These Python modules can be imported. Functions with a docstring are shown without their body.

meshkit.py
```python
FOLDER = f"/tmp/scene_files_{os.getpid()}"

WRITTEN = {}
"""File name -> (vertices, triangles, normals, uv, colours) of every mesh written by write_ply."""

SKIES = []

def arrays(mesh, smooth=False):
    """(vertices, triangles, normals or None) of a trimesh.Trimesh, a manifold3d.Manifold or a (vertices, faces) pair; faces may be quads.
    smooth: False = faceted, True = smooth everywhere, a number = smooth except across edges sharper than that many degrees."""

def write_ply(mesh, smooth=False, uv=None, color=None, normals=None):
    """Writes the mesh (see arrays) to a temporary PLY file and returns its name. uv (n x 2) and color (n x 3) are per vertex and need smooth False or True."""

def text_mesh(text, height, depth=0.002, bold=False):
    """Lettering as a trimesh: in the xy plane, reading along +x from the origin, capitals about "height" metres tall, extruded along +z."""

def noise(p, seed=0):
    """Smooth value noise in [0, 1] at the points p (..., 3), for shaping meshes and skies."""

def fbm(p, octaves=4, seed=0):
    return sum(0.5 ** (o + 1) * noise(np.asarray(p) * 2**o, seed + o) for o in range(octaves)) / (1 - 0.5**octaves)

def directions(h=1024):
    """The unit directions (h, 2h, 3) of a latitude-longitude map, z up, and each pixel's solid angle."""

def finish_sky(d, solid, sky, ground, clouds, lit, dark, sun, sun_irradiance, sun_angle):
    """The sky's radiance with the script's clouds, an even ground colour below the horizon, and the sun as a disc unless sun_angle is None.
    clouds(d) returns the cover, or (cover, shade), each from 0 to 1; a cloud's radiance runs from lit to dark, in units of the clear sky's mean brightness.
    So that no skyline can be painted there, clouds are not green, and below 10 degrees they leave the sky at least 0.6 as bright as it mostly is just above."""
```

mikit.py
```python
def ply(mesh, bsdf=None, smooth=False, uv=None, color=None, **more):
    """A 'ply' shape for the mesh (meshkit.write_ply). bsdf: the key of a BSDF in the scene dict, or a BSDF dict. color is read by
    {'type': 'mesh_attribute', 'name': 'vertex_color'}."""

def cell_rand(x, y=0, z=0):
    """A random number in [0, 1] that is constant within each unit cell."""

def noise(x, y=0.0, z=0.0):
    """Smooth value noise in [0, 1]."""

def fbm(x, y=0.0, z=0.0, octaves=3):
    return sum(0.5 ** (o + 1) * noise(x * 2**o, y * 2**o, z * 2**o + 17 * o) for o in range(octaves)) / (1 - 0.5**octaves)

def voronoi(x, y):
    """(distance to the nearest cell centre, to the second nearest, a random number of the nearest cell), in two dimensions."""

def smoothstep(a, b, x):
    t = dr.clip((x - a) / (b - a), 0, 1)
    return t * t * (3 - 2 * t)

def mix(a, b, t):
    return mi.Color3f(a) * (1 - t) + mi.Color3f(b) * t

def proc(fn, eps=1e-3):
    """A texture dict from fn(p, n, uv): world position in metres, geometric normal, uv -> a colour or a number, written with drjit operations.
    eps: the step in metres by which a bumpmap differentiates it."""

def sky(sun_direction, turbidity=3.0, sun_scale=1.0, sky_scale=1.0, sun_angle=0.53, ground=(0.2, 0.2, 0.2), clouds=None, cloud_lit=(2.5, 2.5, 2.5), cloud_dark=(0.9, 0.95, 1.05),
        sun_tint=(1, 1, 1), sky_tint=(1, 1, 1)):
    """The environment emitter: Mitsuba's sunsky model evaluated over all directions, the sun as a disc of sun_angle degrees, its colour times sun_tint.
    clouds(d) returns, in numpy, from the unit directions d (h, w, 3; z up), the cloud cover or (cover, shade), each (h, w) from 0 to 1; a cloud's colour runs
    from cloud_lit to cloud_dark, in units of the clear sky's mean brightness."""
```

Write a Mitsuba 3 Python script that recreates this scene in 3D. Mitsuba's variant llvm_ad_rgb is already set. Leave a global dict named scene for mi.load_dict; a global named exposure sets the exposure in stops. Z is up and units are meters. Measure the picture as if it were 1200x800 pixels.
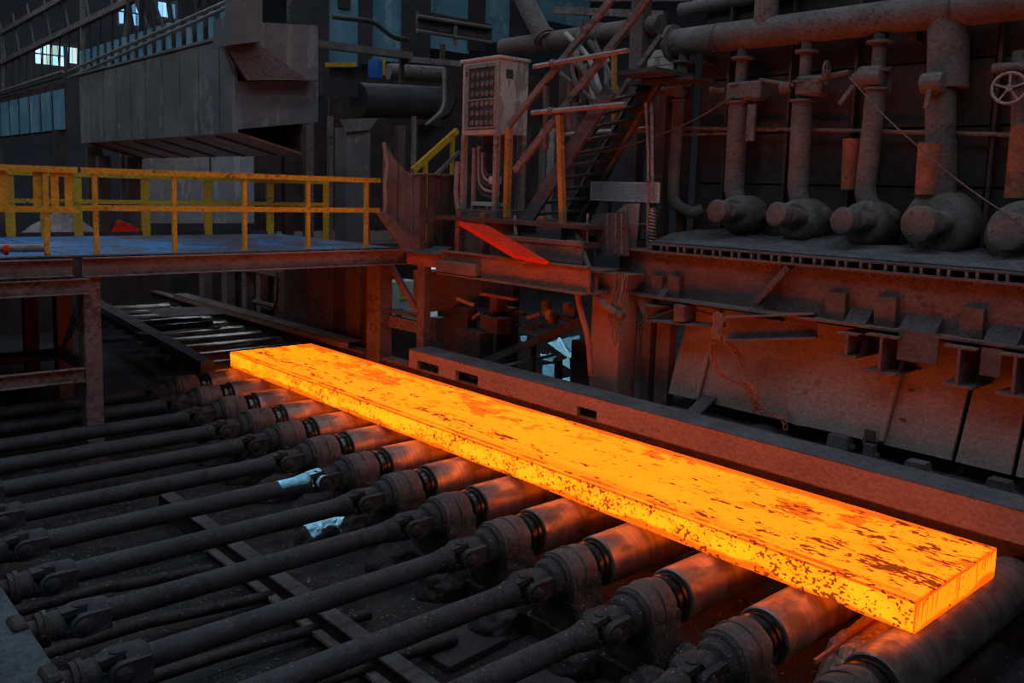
import math, numpy as np, trimesh, mitsuba as mi, drjit as dr, mikit, meshkit
from mikit import proc, noise, fbm, voronoi, smoothstep, mix
T = mi.ScalarTransform4f
RNG = np.random.default_rng(7)
scene, labels = {}, {}

# ------------------------------------------------------------------ camera, light, exposure
exposure = 0.0
CAM = np.array([-5.9486, -2.3446, 3.77])
FW = np.array([0.66411, 0.73685, -0.12626]); UPV = np.array([0.06259, 0.11323, 0.99159])
scene['camera'] = {'type': 'perspective', 'fov': 60.72, 'fov_axis': 'x', 'near_clip': 0.05, 'far_clip': 400.0,
    'principal_point_offset_y': 0.0579,
    'to_world': T().look_at(origin=CAM.tolist(), target=(CAM + FW).tolist(), up=UPV.tolist())}
# daylight: skylight bands let into the roof, and a low sun that comes in through gaps in the roof sheets, one added to light the pale plates
SKYLIGHT = (2.25, 2.6, 3.15)
SUN_TO = np.array([0.25, -0.30, -1.0]); SUN_TO = SUN_TO / np.linalg.norm(SUN_TO)
scene['sun'] = {'type': 'directional', 'direction': SUN_TO.tolist(), 'irradiance': {'type': 'rgb', 'value': [5.0, 15.0, 22.0]}, 'sampling_weight': 6.0}
HOT, WARM, CRUST = (3.3, 0.41, 0.006), (1.15, 0.11, 0.003), (0.055, 0.007, 0.001)

# ------------------------------------------------------------------ mesh helpers
def cat(*ms):
    vs, fs, n = [], [], 0
    for m in ms:
        if isinstance(m, list): m = cat(*m)
        v, f = m
        if len(v) == 0: continue
        vs.append(np.asarray(v, float)); fs.append(np.asarray(f, int) + n); n += len(v)
    return np.vstack(vs), np.vstack(fs)
def hexa(p):
    """eight corners: bottom ring 0-3, top ring 4-7 (counter-clockwise from above)"""
    q = [[0, 3, 2, 1], [4, 5, 6, 7], [0, 1, 5, 4], [1, 2, 6, 5], [2, 3, 7, 6], [3, 0, 4, 7]]
    f = [t for a in q for t in ([a[0], a[1], a[2]], [a[0], a[2], a[3]])]
    return np.asarray(p, float), np.array(f)
def box(x0, x1, y0, y1, z0, z1):
    return hexa([[x0, y0, z0], [x1, y0, z0], [x1, y1, z0], [x0, y1, z0], [x0, y0, z1], [x1, y0, z1], [x1, y1, z1], [x0, y1, z1]])
def cbox(x0, x1, y0, y1, z0, z1, c=0.01):
    lo, hi = np.array([x0, y0, z0]), np.array([x1, y1, z1]); pts = []
    for k in range(8):
        s = np.array([k & 1, (k >> 1) & 1, (k >> 2) & 1]); corner = np.where(s, hi, lo); d = np.where(s, -1, 1) * c
        for a in range(3):
            e = d.copy(); e[a] = 0; pts.append(corner + e)
    h = trimesh.convex.convex_hull(np.array(pts)); return np.array(h.vertices), np.array(h.faces)
def hull(pts):
    h = trimesh.convex.convex_hull(np.asarray(pts, float)); return np.array(h.vertices), np.array(h.faces)
def frame(d, up=(0, 0, 1)):
    d = np.asarray(d, float); d = d / np.linalg.norm(d); up = np.asarray(up, float)
    if abs(d @ up) > 0.98 * np.linalg.norm(up): up = np.array([0, 1, 0.])
    s = np.cross(d, up); s /= np.linalg.norm(s); u = np.cross(s, d); return d, s, u
def extr(poly, p0, p1, up=(0, 0, 1)):
    """a section (side, up) drawn from p0 to p1"""
    p0, p1 = np.asarray(p0, float), np.asarray(p1, float); d, s, u = frame(p1 - p0, up)
    poly = np.asarray(poly, float)
    if np.sum(poly[:, 0] * np.roll(poly[:, 1], -1) - np.roll(poly[:, 0], -1) * poly[:, 1]) < 0: poly = poly[::-1]
    from shapely.geometry import Polygon
    tv, tf = trimesh.creation.triangulate_polygon(Polygon(poly), engine='earcut')
    n = len(poly); ring = poly[:, :1] * s + poly[:, 1:] * u; cap = tv[:, :1] * s + tv[:, 1:] * u
    v = np.vstack([ring + p0, ring + p1, cap + p0, cap + p1]); f = []
    for i in range(n):
        j = (i + 1) % n; f += [[i, n + j, j], [i, n + i, n + j]]
    f = np.array(f); m = len(tv)
    e0, e1 = tv[tf[0, 1]] - tv[tf[0, 0]], tv[tf[0, 2]] - tv[tf[0, 0]]; a = tf if e0[0]*e1[1] - e0[1]*e1[0] > 0 else tf[:, ::-1]
    return v, np.vstack([f, a + 2 * n, a[:, ::-1] + 2 * n + m])[:, ::-1]
def bar(p0, p1, w, h, up=(0, 0, 1)):
    return extr([[-w/2, -h/2], [w/2, -h/2], [w/2, h/2], [-w/2, h/2]], p0, p1, up)
def isec(h, w, tf=0.02, tw=0.014):
    a, b, c = w/2, h/2, tw/2
    return [[-a, -b], [a, -b], [a, -b+tf], [c, -b+tf], [c, b-tf], [a, b-tf], [a, b], [-a, b], [-a, b-tf], [-c, b-tf], [-c, -b+tf], [-a, -b+tf]]
def csec(h, w, t=0.015, side=1):
    p = [[0, -h/2], [w, -h/2], [w, -h/2+t], [t, -h/2+t], [t, h/2-t], [w, h/2-t], [w, h/2], [0, h/2]]
    return [[side*a, b] for a, b in p]
def lsec(a, b, t=0.01): return [[0, 0], [a, 0], [a, t], [t, t], [t, b], [0, b]]
def lathe(prof, p0, axis, n=32, caps=True):
    """prof: (distance along axis, radius)"""
    d, s, u = frame(axis); p0 = np.asarray(p0, float); ang = np.arange(n) * 2 * np.pi / n
    ring = np.cos(ang)[:, None] * s + np.sin(ang)[:, None] * u
    v = np.vstack([p0 + a * d + r * ring for a, r in prof]); f = []
    for k in range(len(prof) - 1):
        i = np.arange(n); j = (i + 1) % n
        f.append(np.stack([k*n+i, (k+1)*n+j, k*n+j], 1)); f.append(np.stack([k*n+i, (k+1)*n+i, (k+1)*n+j], 1))
    f = np.vstack(f)
    if caps:
        a, b = len(v), len(v) + 1; v = np.vstack([v, p0 + prof[0][0] * d, p0 + prof[-1][0] * d]); i = np.arange(n); j = (i+1) % n; o = (len(prof)-1)*n
        f = np.vstack([f, np.stack([i, j, i*0+a], 1), np.stack([o+j, o+i, i*0+b], 1)])
    return v, f[:, ::-1]
def curve(pts, rad=0.0, k=6):
    """corners of a polyline rounded off"""
    p = [np.asarray(q, float) for q in pts]; out = [p[0]]
    for a, b, c in zip(p, p[1:], p[2:]):
        u, w = a - b, c - b; lu, lw = np.linalg.norm(u), np.linalg.norm(w); r = min(rad, 0.48*lu, 0.48*lw)
        q0, q1 = b + u/lu*r, b + w/lw*r
        for t in np.linspace(0, 1, k): out.append((1-t)**2*q0 + 2*t*(1-t)*b + t*t*q1)
    out.append(p[-1]); return np.array(out)
def tube(pts, r, n=12, rad=0.0):
    p = curve(pts, rad) if rad > 0 else np.array(pts, float)
    t = np.gradient(p, axis=0); t /= np.linalg.norm(t, axis=1, keepdims=True) + 1e-12
    d, s, u = frame(t[0]); rings = []; ang = np.arange(n) * 2*np.pi/n; rr = np.broadcast_to(r, (len(p),))
    for k in range(len(p)):
        s = s - (s @ t[k]) * t[k]; s /= np.linalg.norm(s); u = np.cross(s, t[k])
        rings.append(p[k] + rr[k] * (np.cos(ang)[:, None]*s + np.sin(ang)[:, None]*u))
    v = np.vstack(rings); f = []; i = np.arange(n); j = (i+1) % n
    for k in range(len(p)-1): f += [np.stack([k*n+i, k*n+j, (k+1)*n+j], 1), np.stack([k*n+i, (k+1)*n+j, (k+1)*n+i], 1)]
    o = (len(p)-1)*n; v = np.vstack([v, p[0], p[-1]]); f += [np.stack([j, i, i*0+o+n], 1), np.stack([o+i, o+j, i*0+o+n+1], 1)]
    return v, np.vstack(f)[:, ::-1]
def torus(c, axis, R, r, n=24, m=8, sx=1.0):
    d, s, u = frame(axis); a = np.arange(n)*2*np.pi/n; b = np.arange(m)*2*np.pi/m; c = np.asarray(c, float)
    A, B = np.meshgrid(a, b, indexing='ij')
    rad = (np.cos(A)[..., None]*s*sx + np.sin(A)[..., None]*u)
    v = c + R*rad + r*(np.cos(B)[..., None]*rad/np.linalg.norm(rad, axis=-1, keepdims=True) + np.sin(B)[..., None]*d)
    i, j = np.meshgrid(np.arange(n), np.arange(m), indexing='ij'); q = lambda x, y: (x % n)*m + (y % m)
    f = np.vstack([np.stack([q(i, j), q(i+1, j), q(i+1, j+1)], -1).reshape(-1, 3), np.stack([q(i, j), q(i+1, j+1), q(i, j+1)], -1).reshape(-1, 3)])
    return v.reshape(-1, 3), f
def slab_xyz(poly, off):
    """a flat outline of 3-D points, given the thickness vector off"""
    p = np.asarray(poly, float); off = np.asarray(off, float); n = np.cross(p[1]-p[0], p[2]-p[0]); n /= np.linalg.norm(n)
    d, s, u = frame(n); q = np.stack([(p-p[0]) @ s, (p-p[0]) @ u], 1)
    from shapely.geometry import Polygon
    tv, tf = trimesh.creation.triangulate_polygon(Polygon(q), engine='earcut'); cap = p[0] + tv[:, :1]*s + tv[:, 1:]*u
    k, m = len(p), len(tv); v = np.vstack([cap, cap+off, p, p+off]); i = np.arange(k); j = (i+1) % k
    f = np.vstack([tf, tf[:, ::-1]+m, np.stack([2*m+i, 2*m+j, 2*m+k+j], 1), np.stack([2*m+i, 2*m+k+j, 2*m+k+i], 1)])
    t = trimesh.Trimesh(v, f, process=False); t.merge_vertices(); trimesh.repair.fix_normals(t); return np.array(t.vertices), np.array(t.faces)
def fine(m, edge):
    v, f = m; t = trimesh.Trimesh(v, f, process=True); v, f = trimesh.remesh.subdivide_to_size(t.vertices, t.faces, edge, max_iter=12)
    t = trimesh.Trimesh(v, f); t.merge_vertices(); return np.array(t.vertices), np.array(t.faces)
def lumpy(m, amp, freq, seed=0, oct=3):
    v, f = m; t = trimesh.Trimesh(v, f, process=True); n = np.array(t.vertex_normals); v = np.array(t.vertices)
    return v + n * ((meshkit.fbm(v*freq, oct, seed) - 0.5) * 2 * amp)[:, None], np.array(t.faces)
def stand(m, z):
    v = np.array(m[0]); v[v[:, 2] <= v[:, 2].min() + 1e-6, 2] = z; return v, m[1]
def moved(m, d): return np.asarray(m[0]) + np.asarray(d, float), m[1]
def turned(m, c, axis, deg):
    R = trimesh.transformations.rotation_matrix(math.radians(deg), axis, c); return trimesh.transform_points(np.asarray(m[0], float), R), m[1]
def patch(x0, x1, y0, y1, nx, ny, h):
    """a closed mound: top h(x, y) array function, flat underneath"""
    X, Y = np.meshgrid(np.linspace(x0, x1, nx), np.linspace(y0, y1, ny), indexing='ij'); Z, zb = h(X, Y)
    top = np.stack([X, Y, Z], -1).reshape(-1, 3); i, j = np.meshgrid(np.arange(nx-1), np.arange(ny-1), indexing='ij'); a = i*ny+j
    f = np.vstack([np.stack([a, a+ny, a+ny+1], -1).reshape(-1, 3), np.stack([a, a+ny+1, a+1], -1).reshape(-1, 3)])
    rim = np.concatenate([np.arange(nx)*ny, (nx-1)*ny+np.arange(1, ny), (np.arange(nx-1)*ny+ny-1)[::-1], np.arange(1, ny-1)[::-1]])
    low = top[rim].copy(); low[:, 2] = zb; n0 = len(top); k = np.arange(len(rim)); k2 = (k+1) % len(rim)
    f = np.vstack([f, np.stack([rim[k], n0+k, n0+k2], 1), np.stack([rim[k], n0+k2, rim[k2]], 1)])
    return np.vstack([top, low]), f

# ------------------------------------------------------------------ entries of the scene
def free(k):
    if k not in USED: USED.add(k); return k
    n = 1
    while f'{k}_{n:03d}' in USED: n += 1
    USED.add(f'{k}_{n:03d}'); return f'{k}_{n:03d}'
USED = set()
def thing(name, label, catg, group=None, kind=None):
    k = free(name); labels[k] = {'label': label, 'category': catg}
    if group: labels[k]['group'] = group
    if kind: labels[k]['kind'] = kind
    return k
def put(parent, name, mesh, mat, smooth=False, label=None, kind=None, shift=None, **more):
    """one part: mesh is (v, f) or a ready ply dict"""
    k = free(parent + '__' + name) if name else parent
    d = mesh if isinstance(mesh, dict) else mikit.ply(mesh, 'mat_' + mat, smooth=smooth, **more)
    if shift is not None: d = {**d, 'to_world': T().translate(list(map(float, shift)))}
    scene[k] = d
    if label or kind: labels.setdefault(k, {}).update({a: b for a, b in (('label', label), ('kind', kind)) if b})
    return k
def single(name, label, catg, mesh, mat, smooth=False, group=None, kind=None, **more):
    k = thing(name, label, catg, group, kind); put(k, None, mesh, mat, smooth, **more); return k
def struct(name, mesh, mat, smooth=False, label=None, **more):
    k = free(name); scene[k] = mikit.ply(mesh, 'mat_' + mat, smooth=smooth, **more); labels[k] = {'kind': 'structure'}
    if label: labels[k]['label'] = label
    return k

# ------------------------------------------------------------------ materials
def mat(name, fn, rough=0.7, metallic=0.0, bump=None, spec=0.5, eps=2e-3, **more):
    b = {'type': 'principled', 'base_color': proc(fn) if callable(fn) else {'type': 'rgb', 'value': list(fn)},
         'roughness': proc(rough) if callable(rough) else float(rough), 'metallic': float(metallic), 'specular': float(spec), **more}
    if bump: b = {'type': 'bumpmap', 'arbitrary': proc(bump[0], eps), 'scale': float(bump[1]), 'bsdf': b}
    scene['mat_' + name] = {'type': 'twosided', 'bsdf': b}
def mottled(a, b, f=3.0, c=None, cut=0.62, f2=9.0, speck=None):
    """two tones in soft patches, a third in small ragged flecks, and a fine speckle"""
    def fn(p, n, uv):
        w = fbm(p.x*f2*2.2+7, p.y*f2*2.2, p.z*f2*2.2, 4)
        col = mix(a, b, smoothstep(0.30, 0.70, 0.65*fbm(p.x*f, p.y*f, p.z*f, 4) + 0.35*w))
        if c is not None: col = mix(col, c, 0.75*smoothstep(cut, cut+0.14, 0.6*w + 0.4*fbm(p.x*f*0.6, p.y*f*0.6+3, p.z*f*0.6, 2)))
        col = col * (0.55 + 0.5*noise(p.x*95, p.y*95, p.z*95) + 0.4*noise(p.x*38, p.y*38, p.z*38))
        return col if speck is None else mix(col, speck, smoothstep(0.84, 0.90, noise(p.x*75, p.y*75, p.z*75)))
    return fn
def streaked(a, b, c, f=7.0, flow=0.8, cut=0.56):
    """runs and stains that hang downwards from old leaks, on a mottled ground"""
    def fn(p, n, uv):
        col = mix(a, b, smoothstep(0.38, 0.62, fbm(p.x*1.3, p.y*1.3, p.z*1.1, 4)))
        run = fbm((p.x+p.y)*f, (p.x-p.y)*f, p.z*flow, 3) * 0.7 + 0.3*fbm(p.x*6, p.y*6, p.z*5, 3)
        return mix(col, c, smoothstep(cut, cut+0.05, run)) * (0.8 + 0.4*noise(p.x*60, p.y*60, p.z*60))
    return fn
grit = lambda p, n, uv: fbm(p.x*45, p.y*45, p.z*45, 3)
mat('soot_metal', mottled((0.030, 0.033, 0.038), (0.053, 0.056, 0.062), 4.0, (0.016, 0.017, 0.018), 0.52, 8, (0.15, 0.145, 0.145)), 0.68, 0.0, (grit, 0.004))
mat('crusted', mottled((0.024, 0.022, 0.022), (0.060, 0.050, 0.047), 5.0, (0.014, 0.012, 0.012), 0.56, 10, (0.30, 0.27, 0.25)), 0.72, 0.0, (grit, 0.006))
mat('housing_rust', mottled((0.085, 0.060, 0.054), (0.15, 0.108, 0.096), 6.0, (0.05, 0.035, 0.03), 0.58, 12), 0.65, 0.0, (grit, 0.004))
mat('rust_brown', mottled((0.115, 0.075, 0.065), (0.19, 0.135, 0.12), 2.2, (0.075, 0.045, 0.04), 0.58, 6), 0.72, 0.0, (grit, 0.003))
mat('rust_dark', mottled((0.060, 0.040, 0.036), (0.11, 0.075, 0.066), 2.5, (0.03, 0.022, 0.02), 0.57, 7), 0.75, 0.0)
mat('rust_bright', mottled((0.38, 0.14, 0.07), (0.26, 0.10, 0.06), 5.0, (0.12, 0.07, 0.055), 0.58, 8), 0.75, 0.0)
mat('guard_rust', mottled((0.28, 0.155, 0.115), (0.36, 0.215, 0.165), 2.0, (0.18, 0.095, 0.07), 0.58, 9), 0.72, 0.0, (grit, 0.003))
mat('panel_rust', mottled((0.31, 0.225, 0.18), (0.39, 0.30, 0.26), 1.3, (0.22, 0.13, 0.10), 0.60, 3.5), 0.75, 0.0)
mat('beam_grey', mottled((0.25, 0.205, 0.19), (0.17, 0.125, 0.115), 2.5, (0.08, 0.05, 0.042), 0.54, 7), 0.7, 0.0, (grit, 0.003))
mat('dust_grey', mottled((0.075, 0.074, 0.077), (0.115, 0.113, 0.118), 3.5, (0.045, 0.043, 0.043), 0.60, 9), 0.95, 0.0, (grit, 0.008))
mat('concrete_steel', streaked((0.22, 0.21, 0.20), (0.165, 0.158, 0.152), (0.27, 0.255, 0.24), 4.0, 0.8, 0.60), 0.8, 0.0)
mat('yellow_paint', mottled((0.80, 0.47, 0.03), (0.70, 0.37, 0.03), 3.0, (0.13, 0.06, 0.03), 0.60, 11), 0.5, 0.0)
mat('orange_paint', mottled((0.52, 0.25, 0.05), (0.40, 0.17, 0.04), 4.0, (0.14, 0.07, 0.04), 0.58, 10), 0.55, 0.0)
def worn_blue(p, n, uv):
    col = mix((0.015, 0.19, 0.46), (0.02, 0.12, 0.30), smoothstep(0.35, 0.65, fbm(p.x*1.7, p.y*1.7, 0, 4)))
    bare = 0.7*fbm(p.x*2.4+3, p.y*3.2, 1.0, 4) + 0.3*fbm(p.x*14, p.y*14, 2.0, 2) + 0.16*smoothstep(-2.4, 0.6, p.x)
    col = mix(col, mix((0.060, 0.052, 0.085), (0.11, 0.09, 0.115), noise(p.x*5, p.y*5, 1.0)), smoothstep(0.55, 0.62, bare))
    return col * (0.7 + 0.6*noise(p.x*40, p.y*40, 3.0))
mat('blue_paint', worn_blue, 0.5, 0.0)
mat('blue_sheet', streaked((0.20, 0.42, 0.52), (0.14, 0.33, 0.44), (0.30, 0.48, 0.54), 2.0, 0.5, 0.6), 0.7, 0.0)
mat('dark_iron', mottled((0.045, 0.043, 0.045), (0.075, 0.07, 0.07), 2.0, (0.025, 0.022, 0.022), 0.58, 6), 0.6, 0.2)
mat('cabinet_grey', streaked((0.50, 0.49, 0.43), (0.42, 0.41, 0.36), (0.30, 0.27, 0.23), 5.0, 1.0), 0.65, 0.0)
mat('pale_metal', mottled((0.42, 0.36, 0.33), (0.30, 0.23, 0.21), 3.0, (0.16, 0.09, 0.07), 0.58, 9), 0.5, 0.3)
mat('wall_plate', mottled((0.050, 0.042, 0.038), (0.080, 0.066, 0.060), 2.0, (0.03, 0.025, 0.022), 0.56, 5), 0.8, 0.0)
mat('pipe_dirt', mottled((0.130, 0.108, 0.098), (0.19, 0.165, 0.15), 4.0, (0.07, 0.052, 0.046), 0.57, 9), 0.75, 0.0, (grit, 0.004))
mat('red_sheet', mottled((0.95, 0.06, 0.02), (0.90, 0.05, 0.018), 3.0, (0.6, 0.05, 0.02), 0.62, 6), 0.9, 0.0, spec=0.1)
mat('pale_green', mottled((0.50, 0.68, 0.60), (0.42, 0.58, 0.52), 3.0, (0.18, 0.20, 0.18), 0.62, 6), 0.6, 0.0)
mat('sign_yellow', (0.80, 0.62, 0.02), 0.5)
mat('sign_black', (0.02, 0.02, 0.02), 0.5)
mat('blue_plastic', (0.02, 0.16, 0.55), 0.4)
mat('pale_dust', mottled((0.36, 0.31, 0.29), (0.22, 0.18, 0.17), 3.0, (0.12, 0.09, 0.09), 0.58, 7), 0.95, 0.0)
def roll_color(p, n, uv):
    band = noise(p.x*46, p.y*0.4, 3.0)*0.5 + noise(p.x*13, p.y*0.3, 8.0)*0.5
    col = mix((0.29, 0.25, 0.225), (0.41, 0.355, 0.32), smoothstep(0.3, 0.7, band))
    return mix(col, (0.16, 0.13, 0.115), smoothstep(0.42, 0.70, fbm(p.x*3.5, p.y*7, p.z*7, 4)))
def roll_rough(p, n, uv): return 0.30 + 0.14*noise(p.x*34, p.y*2, 1.0) + 0.16*smoothstep(0.45, 0.65, fbm(p.x*3.5, p.y*7, p.z*7, 4))
mat('roll_steel', roll_color, roll_rough, 0.8)
mat('roll_polished', roll_color, 0.22, 0.9)
mat('journal_steel', mottled((0.11, 0.105, 0.10), (0.06, 0.055, 0.055), 5.0, (0.03, 0.025, 0.022), 0.54, 9), 0.26, 0.9)
mat('ledge_paint', mottled((0.075, 0.105, 0.115), (0.055, 0.080, 0.09), 3.0, (0.035, 0.04, 0.045), 0.55, 9), 0.8, 0.0)
mat('pale_panel', streaked((0.52, 0.52, 0.51), (0.42, 0.42, 0.42), (0.60, 0.60, 0.58), 5.0, 0.8), 0.85, 0.0)
def floor_color(p, n, uv):
    col = mix((0.009, 0.010, 0.011), (0.026, 0.028, 0.031), smoothstep(0.35, 0.65, fbm(p.x*1.6, p.y*1.6, 0, 4)))
    col = mix(col, (0.028, 0.020, 0.017), smoothstep(0.55, 0.62, fbm(p.x*3+9, p.y*3, 0, 3)))
    return mix(col, (0.20, 0.19, 0.18), smoothstep(0.88, 0.93, noise(p.x*55, p.y*55, 5.0)))
mat('floor_grit', floor_color, 0.8, 0.0, (lambda p, n, uv: fbm(p.x*22, p.y*22, 0, 4), 0.02))
mat('scale_bed', mottled((0.40, 0.29, 0.22), (0.26, 0.18, 0.14), 4.0, (0.6, 0.5, 0.42), 0.54, 14), 0.7, 0.0, (grit, 0.006))
mat('hall_wall', mottled((0.045, 0.05, 0.055), (0.07, 0.075, 0.08), 0.4), 0.9)

# the steel's glow: hot metal under a cooler, broken crust of mill scale; edges that have cooled first
def glow(p, n, uv):
    side = smoothstep(1.046, 1.038, p.z)
    streak = fbm(p.x*18, p.y*5.6, 3.0, 3); speckle = fbm(p.x*44, p.y*16, 11.0, 3); big = fbm(p.x*3.2, p.y*1.3, 5.0, 3)
    lane = smoothstep(0.20, 0.03, dr.abs(p.x - 0.30 - 0.10*noise(p.y*0.7, 2.0, 0.0))) * smoothstep(0.30, 0.52, fbm(p.x*2, p.y*0.9 + 5, 2.0, 2))
    front = smoothstep(3.6, 0.2, p.y) * smoothstep(0.30, 0.62, big)
    need = 0.655 - 0.125*lane - 0.095*front
    ticks = fbm(p.x*74, p.y*30, 15.0, 2)
    flake = dr.maximum(smoothstep(need, need + 0.045, 0.46*streak + 0.54*speckle), smoothstep(need + 0.115, need + 0.155, 0.80*ticks + 0.20*streak))
    wx = fbm(p.x*7, p.y*5, 4.0, 3) - 0.5; wy = fbm(p.x*7, p.y*5, 9.0, 3) - 0.5
    blot = smoothstep(0.57, 0.70, fbm(p.x*4.6 + 2.0 + 1.6*wx, p.y*2.1 + 4.0 + 1.2*wy, 1.0, 4)) * smoothstep(0.55, 0.8, p.x)
    seam = smoothstep(0.042, 0.014, dr.abs(p.x - 0.050 - 0.016*fbm(p.y*3, 1.0, 0.0, 2))) * (0.45 + 0.55*smoothstep(0.3, 0.55, noise(p.y*6, 4.0, 0.0)))
    haze = 0.40 * smoothstep(0.26, 0.10, p.x) * smoothstep(0.35, 0.65, fbm(p.x*6, p.y*1.4, 8.0, 3))
    redge = smoothstep(0.15, 0.05, 1.47 - p.x + 0.20*(fbm(p.y*2.2, 7.0, 0.0, 3) - 0.55))
    fedge = smoothstep(0.035, 0.012, p.y + 0.02*fbm(p.x*8, 1.0, 4.0, 2))
    warm = dr.maximum(dr.maximum(blot*0.8, seam), dr.maximum(dr.maximum(redge*0.85, haze), fedge*0.75))
    tone = mi.Color3f(3.3, 0.355 + 0.08*fbm(p.x*5, p.y*2, 9.0, 3), 0.0065)
    top = mix(mix(tone, WARM, dr.clip(warm, 0, 1)), CRUST, 0.92*dr.clip(flake, 0, 1))
    h = p.z - 0.80; end = smoothstep(0.02, 0.008, p.y)
    sdot = fbm(p.x*46 + p.y*46, h*62, 6.0, 2); sbig = fbm(p.x*5 + p.y*5, h*9, 2.0, 3)
    cut = 0.615 + 0.14*end
    sflake = smoothstep(cut, cut + 0.05, 0.74*sdot + 0.27*sbig)
    low = smoothstep(0.055, 0.02, h - 0.05*(fbm((p.x + p.y)*2.4, 3.0, 1.0, 4) - 0.42)*2)
    drip = end * smoothstep(0.50, 0.62, fbm(p.x*26, h*2.2, 5.0, 3) + 0.9*(h - 0.19))
    high = smoothstep(0.224, 0.238, h + 0.012*fbm((p.x+p.y)*5, 8.0, 1.0, 2))
    corner = smoothstep(0.016, 0.006, dr.sqrt(dr.square(p.x) + dr.square(p.y)))
    face = mix((3.4, 0.55, 0.009), (3.3, 0.44, 0.007), smoothstep(0.4, 0.6, sbig))
    face = mix(face, (3.2, 0.36, 0.006), end)
    face = mix(face, WARM, dr.clip(dr.maximum(dr.maximum(low*0.85, drip*0.8), dr.maximum(high, corner)), 0, 1))
    return mix(top, mix(face, CRUST, 0.9*dr.clip(sflake, 0, 1)), side)
mat('slab_crust', (0.03, 0.015, 0.012), 0.9, spec=0.0)
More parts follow.
